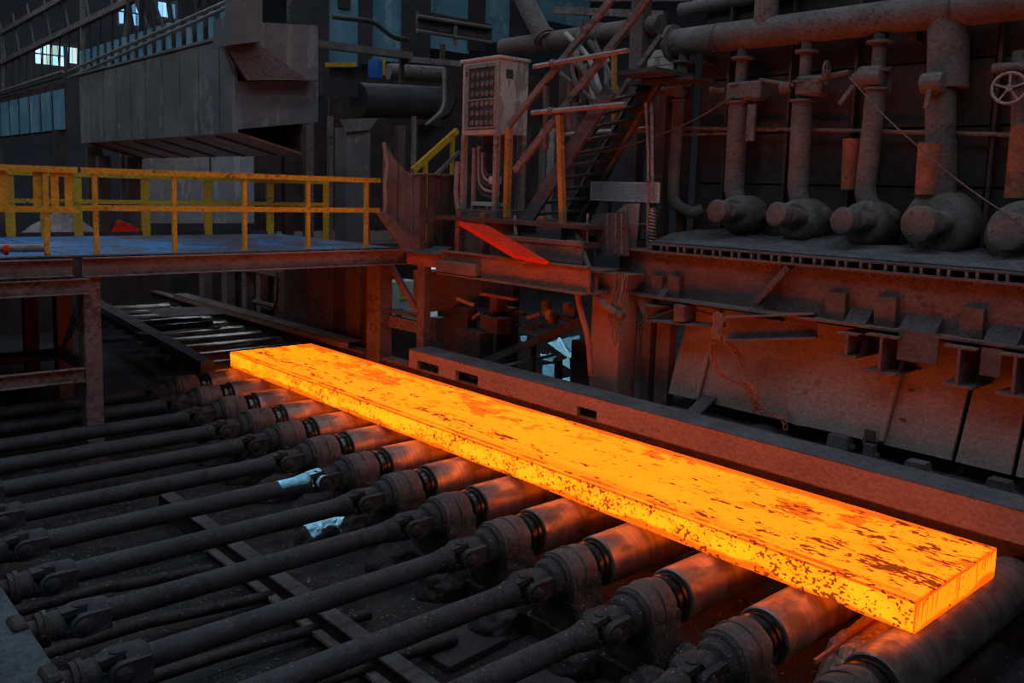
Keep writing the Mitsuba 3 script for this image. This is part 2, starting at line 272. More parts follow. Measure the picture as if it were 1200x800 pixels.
# ------------------------------------------------------------------ the hall
ROOF_Z = 15.0
struct('floor', cat(box(-14, 26, -12, 42, -0.2, 0.0)), 'floor_grit', label='dark gritty pit floor under the drive shafts')
from shapely.geometry import Polygon, box as sbox
from shapely import union_all
sun_spots = [((-1.537, 5.860, 0.603), 0.26, 0.15), ((-1.42, 5.47, 0.25), 0.27, 0.085), ((5.40, 9.0, 0.4), 0.32, 0.85)]  # Last gap added so that the sun lights the pale plates.
holes = []
for c, hx, hy in sun_spots:
    c = np.array(c); t = (ROOF_Z - c[2]) / -SUN_TO[2]; q = c - SUN_TO * t; holes.append(sbox(q[0]-hx, q[1]-hy, q[0]+hx, q[1]+hy))
BANDS = [(-12, -5, y, y+2.2) for y in (-9, -2, 5, 12, 19, 26, 33)] + [(-2, 6, y, y+2.2) for y in (-9, -2, 5, 16, 23, 30)] + [(6.5, 14, y, y+2.2) for y in (20, 27, 34)] + [(10, 18, 9, 11.2)]  # The last, unseen bands are added for roller highlights and the blue wall.
roof = sbox(-14, -12, 26, 42).difference(union_all(holes))
rm = trimesh.creation.extrude_polygon(roof, 0.05, engine='earcut'); struct('ceiling', (np.array(rm.vertices)+[0, 0, ROOF_Z], np.array(rm.faces)), 'hall_wall')
for b in BANDS:
    k = struct('skylight', box(*b, ROOF_Z-0.06, ROOF_Z-0.01), 'hall_wall')
    v = np.array([[b[0]+.05, b[2]+.05, ROOF_Z-.08], [b[1]-.05, b[2]+.05, ROOF_Z-.08], [b[1]-.05, b[3]-.05, ROOF_Z-.08], [b[0]+.05, b[3]-.05, ROOF_Z-.08]])
    scene[free(k+'__pane')] = mikit.ply((v, np.array([[0, 2, 1], [0, 3, 2]])), 'mat_hall_wall', emitter={'type': 'area', 'radiance': {'type': 'rgb', 'value': [1.0*c for c in SKYLIGHT]}, 'sampling_weight': 1.5})
struct('wall_back', box(-14, 26, 42, 42.3, 0, ROOF_Z), 'hall_wall')
struct('wall_left', box(-14.3, -14, -12, 42, 0, ROOF_Z), 'hall_wall')
struct('wall_right', box(26, 26.3, -12, 42, 0, ROOF_Z), 'hall_wall')
struct('wall_front', box(-14, 26, -12.3, -12, 0, ROOF_Z), 'hall_wall')
def window(rect, rows, cols, y, lit, lab):
    (x0, _, z0), (x1, _, z1) = rect
    k = struct('window_1', cat(box(x0-.1, x1+.1, y, y+.1, z0-.1, z0), box(x0-.1, x1+.1, y, y+.1, z1, z1+.1), box(x0-.1, x0, y, y+.1, z0, z1), box(x1, x1+.1, y, y+.1, z0, z1)), 'dark_iron', label=lab)
    for i in range(cols):
        for j in range(rows):
            a, b = x0 + (x1-x0)*(i+.06)/cols, x0 + (x1-x0)*(i+.94)/cols; c, d = z0 + (z1-z0)*(j+.06)/rows, z0 + (z1-z0)*(j+.94)/rows
            col = lit[(i*7 + j*3) % len(lit)]
            kk = free(k + '__pane'); scene[kk] = mikit.ply(box(a, b, y+.03, y+.05, c, d), 'mat_hall_wall', emitter={'type': 'area', 'radiance': {'type': 'rgb', 'value': list(col)}, 'sampling_weight': 0.03})
cool = [(0.55, 0.95, 1.35), (0.40, 0.85, 1.05), (0.62, 0.80, 0.75), (0.65, 1.0, 1.4), (0.35, 0.55, 0.50)]
window(((3.867, 38.000, 8.333), (4.954, 38.000, 9.183)), 2, 5, 38, cool, 'lit hall window behind the gallery truss, left of a post')
window(((5.095, 38.000, 8.474), (5.649, 38.000, 9.202)), 1, 3, 38, cool, 'narrow lit hall window behind the gallery truss')
blues = [(0.25, 0.65, 1.2), (0.05, 0.15, 0.30), (0.22, 0.55, 1.0), (0.35, 0.75, 1.25)]
window(((7.194, 38.000, 10.398), (8.150, 38.000, 11.473)), 2, 4, 38, blues, 'blue lit hall window high behind the truss')
k = struct('window_1', cat(box(2.3, 7.7, 22.10, 22.2, 1.30, 1.36), box(2.3, 7.7, 22.10, 22.2, 2.02, 2.1)), 'dark_iron', label='unseen low window band added for the roller highlights, at the far end behind the walkway')  # Band added out of view to put highlights on the far rollers.
for i in range(8): kk = free(k + '__pane'); scene[kk] = mikit.ply(box(2.36+i*.66, 2.96+i*.66, 22.12, 22.14, 1.36, 2.02), 'mat_hall_wall', emitter={'type': 'area', 'radiance': {'type': 'rgb', 'value': [1.6, 2.4, 3.4]}, 'sampling_weight': 0.15})
window(((8.873, 38.000, 10.931), (9.642, 38.000, 11.637)), 1, 4, 38, blues, 'small blue lit hall window high beside the girder rail')

# ------------------------------------------------------------------ roller table
def make_slab():
    w, L, z0, z1 = 1.47, 11.04, 0.80, 1.05; sec = []; r = 0.014
    for (cx, cz, a0) in ((w-r, z0+r, -90), (w-r, z1-r, 0), (r, z1-r, 90), (r, z0+r, 180)):
        sec += [(cx + r*math.cos(math.radians(a0+t)), cz + r*math.sin(math.radians(a0+t))) for t in (0, 45, 90)]
    pts = []
    for k in range(12):
        a, b = np.array(sec[k]), np.array(sec[(k+1) % 12]); m = max(1, int(np.linalg.norm(b-a)/0.03)); pts += [a + (b-a)*t/m for t in range(m)]
    pts = np.array(pts); ys = np.concatenate([[0, .006, .015], np.linspace(.04, L-.04, 270), [L-.015, L-.006, L]]); ins = np.ones(len(ys)); ins[[0, -1]] = 0.985; ins[[1, -2]] = .994
    c = np.array([w/2, (z0+z1)/2]); V = []
    for y, s in zip(ys, ins):
        q = c + (pts-c)*[1-(1-s)*.35, s]; V.append(np.stack([q[:, 0], np.full(len(q), y), q[:, 1]], 1))
    n = len(pts); per = np.concatenate([[0], np.cumsum(np.linalg.norm(np.roll(pts, -1, 0) - pts, axis=1))]); per /= per[-1]
    V = np.vstack([np.vstack([q, q[:1]]) for q in V]); n += 1; i = np.arange(n-1); j = i + 1
    UV = np.vstack([np.stack([per, np.full(n, .02 + .96*y/L)], 1) for y in ys])
    f = [np.stack([k*n+i, (k+1)*n+j, k*n+j], 1) for k in range(len(ys)-1)] + [np.stack([k*n+i, (k+1)*n+i, (k+1)*n+j], 1) for k in range(len(ys)-1)]
    from shapely.geometry import Polygon as PG
    tv, tf = trimesh.creation.triangulate_polygon(PG(pts), engine='earcut'); e0, e1 = tv[tf[0, 1]]-tv[tf[0, 0]], tv[tf[0, 2]]-tv[tf[0, 0]]
    if e0[0]*e1[1] - e0[1]*e1[0] < 0: tf = tf[:, ::-1]
    for yy, v0 in ((0.0, 0.0), (L, .985)):
        q = c + (tv-c)*[1-.015*.35, .985]; o = len(V); V = np.vstack([V, np.stack([q[:, 0], np.full(len(q), yy), q[:, 1]], 1)]); f.append((tf if yy == 0 else tf[:, ::-1]) + o)
        UV = np.vstack([UV, np.stack([tv[:, 0]/w, v0 + .015*(tv[:, 1]-z0)/(z1-z0)], 1)])
    V = V + ((meshkit.fbm(V*[5, 3, 7], 3, 3)[:, None]-.5)*np.array([.010, .006, .006])); V[:, 2] = np.maximum(V[:, 2], 0.801)
    dent = (V[:, 2] < 0.84) & (np.abs(V[:, 0]) < .05); d = np.exp(-((V[:, 1]-.62)/.10)**2)*.020 + np.exp(-((V[:, 1]-3.9)/.3)**2)*.012
    V[:, 2] += np.where(dent, d, 0); F = np.vstack(f)
    t = trimesh.Trimesh(V, F, process=False); F = F if t.volume > 0 else F[:, ::-1]; assert abs(t.volume) > 3.9
    return (V, F), UV
SLAB, SLAB_UV = make_slab()
single('hot_steel_slab', 'long glowing orange steel slab with dark flaking scale lying on the table rollers', 'steel slab', SLAB, 'slab_crust', smooth=False, uv=SLAB_UV,
       emitter={'type': 'area', 'radiance': proc(glow), 'sampling_weight': 14.0})

P0, PITCH, RR, AX = 0.05, 0.83, 0.22, 0.58
def roll_body():
    x0, x1 = -0.48, 2.04; pr = [(0, RR-.012), (.010, RR), (.10, RR), (.101, RR-.001)] + [(t, RR) for t in np.linspace(.3, 2.2, 8)] + [(x1-x0-.01, RR), (x1-x0, RR-.012)]
    return lathe(pr, (x0, P0, AX), (1, 0, 0), 56)
def journal(): return lathe([(0, .175), (.012, .19), (.05, .195), (.055, .172), (.085, .172), (.09, .188), (.125, .188), (.14, .12), (.16, .12)], (-.62, P0, AX), (1, 0, 0), 40)
def journal_far(): return lathe([(0, .12), (.06, .12), (.07, .17), (.2, .17), (.21, .1), (.25, .1)], (2.04, P0, AX), (1, 0, 0), 28)
BODY, JOUR, JOURF = (mikit.ply(roll_body(), 'mat_roll_steel', smooth=35), mikit.ply(journal(), 'mat_journal_steel', smooth=35), mikit.ply(journal_far(), 'mat_journal_steel', smooth=35))
def far_body(x0): return mikit.ply(lathe([(0, RR-.012), (.010, RR), (2.04-x0-.01, RR), (2.04-x0, RR-.012)], (x0, P0, AX), (1, 0, 0), 56), 'mat_roll_polished', smooth=35)
NTH = ['first', 'second', 'third', 'fourth', 'fifth', 'sixth', 'seventh', 'eighth', 'ninth', 'tenth', 'eleventh', 'twelfth', 'thirteenth', 'fourteenth']
for k in range(24):
    far = k > 13
    lab = 'foremost table roller, half bare in front of the slab end' if k == 0 else f'{NTH[k]} orange lit table roller from the front, under the slab' if k < 14 else f'{NTH[k-14]} cold shiny table roller beyond the far end of the slab'
    t = thing('table_roller', lab, 'roller', 'rollers under the slab' if not far else 'cold rollers beyond the slab')
    put(t, 'barrel', far_body(-.12 + max(0, P0+PITCH*k-11.25)*.092) if far else BODY, None, shift=(0, PITCH*k, 0))
    if far: put(t, 'neck', mikit.ply(lathe([(0, .08), (2.42 - max(0, P0+PITCH*k-11.25)*.092, .08)], (-.25 + max(0, P0+PITCH*k-11.25)*.092, P0, AX), (1, 0, 0), 16), 'mat_dark_iron', smooth=35), None, shift=(0, PITCH*k, 0))
    if k < 14: put(t, 'journal', JOUR, None, shift=(0, PITCH*k, 0), label='dark oily neck ring'); put(t, 'journal', JOURF, None, shift=(0, PITCH*k, 0))
# bearing housings between barrel and drive shaft
def housing_cap(s): return lumpy(lathe([(0, .13), (.008, .165), (.03, .172), (.06, .20), (.075, .207)] + [(q, .207) for q in np.linspace(.1, .30, 9)] + [(.325, .20), (.335, .165), (.342, .14)], (-.98, P0, AX), (1, 0, 0), 56), .012, 9, s)
def housing_seat(s):
    m = fine(hull([[-.99, P0-.25, .0], [-.60, P0-.25, .0], [-.60, P0+.25, .0], [-.99, P0+.25, .0], [-.97, P0-.25, .30], [-.63, P0-.25, .30], [-.63, P0+.25, .30], [-.97, P0+.25, .30],
                    [-.96, P0-.205, .60], [-.65, P0-.205, .60], [-.65, P0+.205, .60], [-.96, P0+.205, .60]]), .05); return lumpy(m, .030, 7, s)
def cap_rib(): return cat(torus((-.955, P0, AX), (1, 0, 0), .19, .022, 40, 8), torus((-.80, P0, AX), (1, 0, 0), .208, .012, 40, 6))
def cap_bolt(i): return lathe([(0, .026), (.03, .026), (.031, .014), (.05, .014)], (-.80 + (-.09 if i & 1 else .09), P0 + (-.235 if i & 2 else .235), .30), (0, 0, 1), 6)
def gland(): return lumpy(fine(lathe([(0, .115), (.02, .15), (.06, .165), (.10, .165), (.11, .19), (.16, .195), (.165, .17)], (-1.12, P0, AX), (1, 0, 0), 36), .05), .010, 13, 6)
CAPS = [mikit.ply(housing_cap(s), 'mat_housing_rust', smooth=35) for s in range(3)]; SEATS = [mikit.ply(housing_seat(s+5), 'mat_crusted', smooth=40) for s in range(3)]
RIB = mikit.ply(cap_rib(), 'mat_housing_rust', smooth=35); GLAND = mikit.ply(gland(), 'mat_crusted', smooth=35); BOLT = [mikit.ply(cap_bolt(i), 'mat_crusted') for i in range(4)]
# drive shafts with their universal joints
def shaft(): return lumpy(lathe([(0, .07), (.02, .088)] + [(q, .088) for q in np.linspace(.06, 2.50, 60)] + [(2.54, .088), (2.58, .075)], (-4.06, P0, AX), (1, 0, 0), 24), .0045, 7, 2)
def yoke(x, s, seed=1):
    """hub and two rounded ears that reach over the cross, caked with grease"""
    m = [fine(lathe([(0, .06), (.015, .112), (.06, .126), (.13, .122), (.17, .10)], (x, P0, AX), (s, 0, 0), 28), .05)]
    for e in (-1, 1):
        ear = hull([[x+s*(.02), P0+e*.10+b*.03, AX+c] for c in (-.075, .075) for b in (-1, 1)] + [[x+s*(.21+.085*math.cos(t)), P0+e*.118+b*.028, AX+.085*math.sin(t)] for t in np.linspace(-1.7, 1.7, 9) for b in (-1, 1)])
        m += [fine(ear, .05), fine(lathe([(0, .060), (.012, .064), (.020, .052), (.028, .035), (.03, .02)], (x+s*.21, P0+e*.142, AX), (0, e, 0), 18), .05)]
    return lumpy(cat(*m), .010, 14, seed)
def yoke_b(x, s, seed=2):
    m = [fine(lathe([(0, .06), (.015, .10), (.05, .112), (.10, .10), (.16, .088)], (x, P0, AX), (s, 0, 0), 28), .05)]
    for e in (-1, 1):
        ear = hull([[x+s*(.02), P0+c, AX+e*.075+b*.025] for c in (-.06, .06) for b in (-1, 1)] + [[x-s*(.105+.06*math.cos(t)), P0+.06*math.sin(t), AX+e*.092+b*.022] for t in np.linspace(-1.7, 1.7, 9) for b in (-1, 1)])
        m += [fine(ear, .05), fine(lathe([(0, .046), (.010, .05), (.014, .04), (.022, .03)], (x-s*.105, P0, AX+e*.110), (0, 0, e), 18), .05)]
    return lumpy(cat(*m), .009, 14, seed)
def cross(x): return cat(lathe([(-.13, .04), (.13, .04)], (x, P0, AX), (0, 1, 0), 14), lathe([(-.12, .04), (.12, .04)], (x, P0, AX), (0, 0, 1), 14), lathe([(-.05, .055), (.05, .055)], (x, P0, AX), (1, 0, 0), 14))
SHAFT = mikit.ply(shaft(), 'mat_soot_metal', smooth=40)
Y1 = mikit.ply(yoke(-1.10, -1), 'mat_crusted', smooth=50); Y2 = mikit.ply(yoke_b(-1.43, -1), 'mat_crusted', smooth=35); X1 = mikit.ply(cross(-1.31), 'mat_crusted', smooth=35)
Y3 = mikit.ply(yoke(-4.00, -1), 'mat_soot_metal', smooth=50); Y4 = mikit.ply(yoke_b(-4.315, -1), 'mat_soot_metal', smooth=50); X2 = mikit.ply(cross(-4.21), 'mat_soot_metal', smooth=35)
FLG = mikit.ply(lathe([(0, .08), (.10, .08), (.101, .12), (.135, .12), (.14, .13), (.175, .13), (.18, .10), (.27, .09)], (-4.60, P0, AX), (1, 0, 0), 32), 'mat_crusted', smooth=35)
NTH = ['first', 'second', 'third', 'fourth', 'fifth', 'sixth', 'seventh', 'eighth', 'ninth', 'tenth', 'eleventh', 'twelfth', 'thirteenth', 'fourteenth']
for k in range(14):
    y = PITCH*k; o = (0, y, 0); front = k < 9
    t = thing('bearing_housing', f'{NTH[k]} rusty caked bearing housing from the front, at the near end of its roller', 'bearing housing', 'bearing housings of the table rollers')
    cp = put(t, 'cap', CAPS[k % 3], None, shift=o, label='reddish brown dome'); put(t, 'seat', SEATS[(k*2+1) % 3], None, shift=o, label='black lump of caked grease and scale')
    put(cp, 'rib', RIB, None, shift=o); put(t, 'gland', GLAND, None, shift=o)
    for i in range(4): put(cp, 'bolt', BOLT[i], None, shift=o)
    t = thing('drive_shaft', f'{NTH[k]} sooty drive shaft from the front, left of its bearing housing' if k != 7 else 'eighth sooty drive shaft from the front, with a sunlit blue white patch', 'drive shaft', 'drive shafts of the table rollers')
    put(t, 'tube', SHAFT, None, shift=o)
    for nm, d in (('yoke', Y1), ('yoke', Y2), ('cross', X1), ('yoke', Y3), ('yoke', Y4), ('cross', X2), ('flange', FLG)): put(t, nm, d, None, shift=o)
# beams that carry the table
struct('trim_1', cat(lumpy(fine(box(-1.03, -.56, -1.4, 11.9, 0.0, 0.16), .25), .012, 3, 4)), 'crusted', label='caked base plate under the row of bearing housings')
k = thing('table_side_beam', 'dark riveted side beam between the slab and the guard plate', 'beam')
for a, b in ((-1.6, 9.95), (10.5, 20.9)): put(k, 'web', box(2.26, 2.36, a, b, .0, .86), 'rust_dark'); put(k, 'top_flange', box(2.19, 2.42, a, b, .86, .90), 'rust_brown')
k = thing('far_bearing_beam', 'long beam hidden behind the table rollers that carries their far necks', 'beam')
put(k, 'sill', box(2.06, 2.24, -.25, 9.95, 0.0, .42), 'rust_dark')
# near guard plate with its three square notches
def guard_plate(y0, y1, z0, z1, notches):
    P = [(y0, z0)]
    for a, b, h in notches: P += [(a, z0), (a, z0+h), (b, z0+h), (b, z0)]
    P += [(y1, z0), (y1, z1), (y0, z1)]
    return slab_xyz([(2.10, a, b) for a, b in P], (.06, 0, 0))
n3 = [((2.100, 4.926, 0.868)[1], (2.100, 5.271, 0.871)[1], .13), ((2.100, 7.283, 0.883)[1], (2.100, 7.809, 0.902)[1], .16), ((2.100, 8.236, 0.945)[1], (2.100, 8.798, 0.942)[1], .15)]
k = thing('side_guard', 'long rust red guard plate with square notches, running right of the slab', 'guard plate')
put(k, 'face_plate', guard_plate(-1.8, 9.02, .905, 1.19, n3), 'guard_rust')
put(k, 'cap_plate', box(2.10, 2.52, -1.8, 9.02, 1.19, 1.205), 'dust_grey', label='grey dusty top plate')
put(k, 'back_plate', box(2.46, 2.52, -1.8, 9.02, .90, 1.19), 'rust_dark')
k = thing('side_guard', 'shorter rusty guard beam ending beyond the far end of the slab', 'guard plate')
put(k, 'face_plate', box(2.10, 2.18, 11.0, 19.0, .90, 1.0), 'guard_rust'); put(k, 'cap_plate', box(2.10, 2.45, 11.0, 19.0, 1.0, 1.02), 'rust_brown')
k = thing('side_guard', 'dark flat side strip left of the cold far rollers', 'guard plate')
put(k, 'cap_plate', hull([(-.42, 11.25, .78), (-.20, 11.25, .78), (.45, 21, .78), (.75, 21, .78), (-.42, 11.25, .90), (-.20, 11.25, .90), (.45, 21, .90), (.75, 21, .90)]), 'dark_iron')
put(k, 'end_plate', box(-.42, -.20, 11.2, 11.25, .44, .90), 'dark_iron'); put(k, 'lug', cbox(-.40, -.24, 14.0, 14.3, .90, .95), 'dark_iron'); put(k, 'leg', box(-.36, -.26, 11.4, 11.6, 0, .78), 'dark_iron'); put(k, 'leg', box(.3, .42, 19.0, 19.2, 0, .78), 'dark_iron')
# cross pieces of cold table beyond: a dark sheet added to imitate the dark zone there
k = thing('roller_shade_sheet', 'added dark sheet standing in for the dark zone on the cold far rollers', 'cover')
put(k, 'plate', hull([(0.588, 15.619, 1.000), (1.777, 15.348, 1.000), (1.917, 16.661, 1.000), (0.688, 16.884, 1.000), (0.447, 15.229, 1.060), (1.610, 14.965, 1.060), (1.746, 16.249, 1.060), (0.544, 16.468, 1.060)]), 'rust_dark')
# floor steel under the shafts
k = thing('floor_rail', 'pale steel rail on the pit floor crossing under the drive shafts', 'rail')
put(k, 'flange', box((-2.462, 3.237, 0.300)[0]-.075, (-2.462, 3.237, 0.300)[0]+.075, -1.2, 7.4, .28, .30), 'dust_grey'); put(k, 'web', box((-2.462, 3.237, 0.300)[0]-.02, (-2.462, 3.237, 0.300)[0]+.02, -1.2, 7.4, 0, .28), 'dark_iron')
k = thing('floor_rail', 'lower dirt coloured rail beside the pale steel rail on the pit floor', 'rail')
put(k, 'flange', box((-2.491, 3.484, 0.120)[0]-.07, (-2.491, 3.484, 0.120)[0]+.07, -1.2, 6.0, .09, .12), 'pale_dust'); put(k, 'web', box((-2.491, 3.484, 0.120)[0]-.02, (-2.491, 3.484, 0.120)[0]+.02, -1.2, 6.0, 0, .09), 'dark_iron')
for i, (a, b, c, d) in enumerate(((-1.9, -1.25, .15, .72), (-2.0, -1.3, 1.85, 2.3), (-1.95, -1.3, 2.7, 3.15))):
    single('floor_plate', ['bluish steel floor plate between the front drive shafts', 'steel floor plate between the third and fourth drive shafts', 'steel floor plate between the fourth and fifth drive shafts'][i], 'floor plate', turned(cbox(a, b, c, d, .0, .03+.015*i, .006), (a, c, 0), (0, 0, 1), 3*i-2), 'dark_iron')
# thin pipes on the pit floor beside the shafts
for i, (y, x0, x1, z) in enumerate(((2.98, -4.4, -1.7, .16), (3.80, -4.4, -2.0, .14), (4.62, -4.4, -2.5, .15), (5.47, -4.4, -2.7, .15), (1.30, -4.2, -2.1, .15))):
    single('floor_pipe', f'thin crusted pipe lying on the pit floor {["between the fourth and fifth", "between the fifth and sixth", "between the sixth and seventh", "between the seventh and eighth", "between the second and third"][i]} drive shafts', 'pipe',
           lumpy(tube([(x0, y+.05, z), (x0+.8, y, z+.03), ((x0+x1)/2, y+.03, z), (x1, y-.03, z-.05)], .05, 10, .3), .01, 6, i), 'crusted', smooth=50)
# drive side: the ledge that carries the motors, seen at the lower left corner
struct('trim_1', cbox(-9.0, -4.55, -6, 9.2, 0.0, 0.66, .02), 'ledge_paint', label='dusty concrete ledge at the lower left corner')
for k in range(14):
    t = thing('shaft_bearing', f'dark bearing block on the left ledge, at the end of the {NTH[k]} drive shaft', 'bearing block', 'bearing blocks along the left ledge')
    put(t, 'block', cbox(-4.66, -4.56, P0+PITCH*k-.11, P0+PITCH*k+.11, .46, .70, .02), 'crusted')
# dirt and fallen scale
def rubble(n, region, s0, s1, seed, zf=0.0, flat=.45):
    r = np.random.default_rng(seed); out = []
    for _ in range(n):
        x0, x1, y0, y1 = region[r.integers(len(region))]; c = np.array([r.uniform(x0, x1), r.uniform(y0, y1), zf]); s = s0*(s1/s0)**(r.random()**2.2)
        p = r.normal(size=(4, 3)); p /= np.linalg.norm(p, axis=1, keepdims=True); p[:, 2] = np.abs(p[:, 2])*flat; p[0] = [0, 0, flat]; p = p*s*[1, r.uniform(.4, 1), 1]
        a = r.uniform(0, 6.3); R = np.array([[math.cos(a), -math.sin(a), 0], [math.sin(a), math.cos(a), 0], [0, 0, 1]])
        out.append((p @ R.T + c, np.array([[0, 1, 2], [0, 2, 3], [0, 3, 1], [1, 3, 2]])))
    return cat(*out)
gaps = [(-4.3, -1.0, P0+PITCH*k+.12, P0+PITCH*k+.70) for k in range(-1, 12)]
single('fallen_scale', 'small pale flakes of fallen mill scale strewn on the pit floor', 'scale flakes', rubble(5200, gaps, .006, .030, 3), 'pale_dust', kind='stuff')
single('scale_lumps', 'dark lumps of caked scale along the bearing housings', 'scale lumps', cat(*[lumpy(fine(moved((np.array(m.vertices), np.array(m.faces)), c), .045), .055, 9, i, 4) for i, (m, c) in enumerate(
    [(trimesh.creation.icosphere(2, radius=1.0).apply_transform(np.diag([a, b, h, 1])), (x, y, 0.02)) for x, y, a, b, h in
     [(-1.15 + .12*RNG.random(), P0+PITCH*(k+.5)+.1*RNG.random(), .30+.1*RNG.random(), .24, .20+.13*RNG.random()) for k in range(0, 11)] + [(-.78, P0+PITCH*(k+.5), .18, .2, .36+.1*RNG.random()) for k in range(0, 12)] + [(-1.45, 5.48, .40, .15, .29)]])]), 'crusted', smooth=50, kind='stuff')  # Last lump added to catch the sun patch on the floor.
def bed(X, Y): return -.40*np.clip((-.10-X+.25*meshkit.fbm(np.stack([X*4, Y*6, X*0], -1), 3, 4))/.30, 0, 1) + .47 + .05*meshkit.fbm(np.stack([X*3, Y*3, X*0], -1), 4, 8) + .025*meshkit.fbm(np.stack([X*16, Y*16, X*0], -1), 3, 2), 0.0
single('scale_bed', 'orange lit bed of crumbled mill scale between the two front rollers', 'mill scale', patch(-.42, 2.0, P0+.255, P0+PITCH-.255, 110, 26, bed), 'scale_bed', smooth=40, kind='stuff')
single('scale_chips', 'bright loose chips of scale lying between the front rollers', 'scale chips', rubble(260, [(-.5, 1.6, P0+PITCH*k+.25, P0+PITCH*k+.58) for k in range(0, 4)], .008, .032, 12, .36), 'pale_dust', kind='stuff')
single('scraper_bar', 'thin steel bar lying along the scale bed behind the foremost roller', 'bar', bar((-.36, P0+.47, .50), (1.9, P0+.47, .57), .026, .035), 'rust_bright')
def heap(X, Y): return .10 + .16*meshkit.fbm(np.stack([X*1.4, Y*1.4, X*0], -1), 4, 5) + .05*meshkit.fbm(np.stack([X*9, Y*9, X*0], -1), 3, 6), -.02
single('scale_heap', 'dark lumpy heap of scale on the floor in the lower right corner', 'scale heap', patch(-.4, 2.25, -2.6, -.30, 90, 80, heap), 'floor_grit', smooth=40, kind='stuff')
# ------------------------------------------------------------------ walkway across the table
YF, YB, DZ = 9.6, 13.95, 2.77
k = thing('walkway_platform', 'raised steel walkway with a worn blue deck crossing over the table', 'platform')
for i, (a, b) in enumerate(((-9.0, -5.2), (-5.19, -2.66), (-2.64, 2.36))): put(k, 'deck_plate', box(a, b, YF+.02, YB+.1, DZ-.02, DZ), 'blue_paint', label='worn blue deck plate')
put(k, 'edge_angle', cat(extr(lsec(-.05, .03, .012), (-9, YF+.01, DZ-.005), (2.36, YF+.01, DZ-.005))), 'beam_grey')
put(k, 'front_beam', extr(csec(.25, .09, .014, 1), (-2.60, YF, DZ-.132), (2.36, YF, DZ-.132)), 'beam_grey', label='rust stained front beam')
put(k, 'front_beam', extr(csec(.22, .09, .014, 1), (-9, YF-.02, DZ-.125), (-2.72, YF-.02, DZ-.125)), 'beam_grey')
put(k, 'lower_beam', extr(csec(.20, .09, .014, 1), (-9, YF-.04, DZ-.365), (-2.55, YF-.04, DZ-.365)), 'beam_grey')
put(k, 'joint_plate', box(-2.72, -2.60, YF+.01, YF+.05, DZ-.26, DZ-.03), 'dark_iron')
put(k, 'back_beam', extr(csec(.25, .09, .014, 1), (-9, YB, DZ-.145), (2.36, YB, DZ-.145)), 'rust_dark')
for x in (-5.2, -1.2, .4, 1.9): put(k, 'joist', extr(isec(.18, .09), (x, YF+.06, DZ-.12), (x, YB-.05, DZ-.12)), 'rust_dark')
put(k, 'bolt_plate', cat(box(-.92, -.62, YF-.005, YF+.01, DZ-.22, DZ-.08), *[lathe([(0, .014), (.012, .014)], (-.83+.06*i, YF-.004, DZ-.20+.05*j), (0, -1, 0), 6) for i in range(3) for j in range(2)]), 'beam_grey')
k = thing('platform_column', 'grey brown steel column at the front edge of the walkway, left of the table', 'column')
put(k, 'shaft', extr(isec(.24, .20, .018, .02), (-2.49, YF+.10, 0.02), (-2.49, YF+.10, DZ-.25), (0, 1, 0)), 'beam_grey'); put(k, 'side_plate', box(-2.60, -2.57, YF-.01, YF+.22, .35, DZ-.45), 'beam_grey')
put(k, 'base_plate', box(-2.70, -2.28, YF-.10, YF+.30, 0, .02), 'rust_dark'); put(k, 'stiffener', box(-2.575, -2.40, YF-.022, YF-.004, .95, 1.45), 'beam_grey'); put(k, 'gusset', hull([(-2.66, YF+.15, 2.1), (-2.66, YF+.18, 2.1), (-2.66, YF+1.0, 1.30), (-2.62, YF+1.0, 1.30), (-2.62, YF+.15, 1.9), (-2.62, YF+.18, 1.9)]), 'beam_grey')
k = thing('platform_column', 'reddish brown column set back behind the front column of the walkway', 'column')
put(k, 'shaft', extr(isec(.22, .20, .018, .02), (-2.33, 11.6, .02), (-2.33, 11.6, DZ-.27), (0, 1, 0)), 'rust_brown'); put(k, 'base_plate', box(-2.5, -2.15, 11.42, 11.78, 0, .02), 'rust_dark')
for i, (a, b, c) in enumerate(((-8.0, YF+.10, 0), (-5.6, YF+.10, 0), (-8, 13.6, 0), (-5.4, 13.6, 0), (-2.3, 13.6, 0))):
    single('platform_column', ['walkway column beyond the left edge of the photograph', 'walkway column at the left edge of the photograph', 'rear walkway column far left', 'rear walkway column under the left deck', 'rear walkway column behind the reddish column'][i], 'column', extr(isec(.2, .2), (a, b, 0), (a, b, DZ-.25), (0, 1, 0)), 'rust_dark')
k = thing('channel_rack', 'grey horizontal channel frame low between the walkway columns at left', 'frame')
put(k, 'front_rail', extr(csec(.18, .08, .014, 1), (-9, YF+.02, 1.28), (-2.61, YF+.02, 1.25)), 'beam_grey'); put(k, 'back_rail', extr(csec(.17, .08, .014, 1), (-9, 11.5, 1.20), (-2.44, 11.5, 1.20)), 'rust_dark')
put(k, 'side_rail', extr(csec(.17, .08, .014, 1), (-2.50, YF+.25, 1.27), (-2.42, 11.5, 1.22)), 'beam_grey')
k = thing('dark_machine', 'dim bluish machine casing behind the lower frame under the walkway', 'machine')
put(k, 'casing', cbox(-7.5, -2.9, 13.0, 14.6, 0, 2.2, .05), 'dark_iron'); put(k, 'cover', cbox(-6.8, -3.3, 12.9, 13.0, .9, 1.9, .02), 'blue_sheet'); put(k, 'plinth', box(-7.7, -2.8, 12.8, 14.8, 0, .25), 'rust_dark')
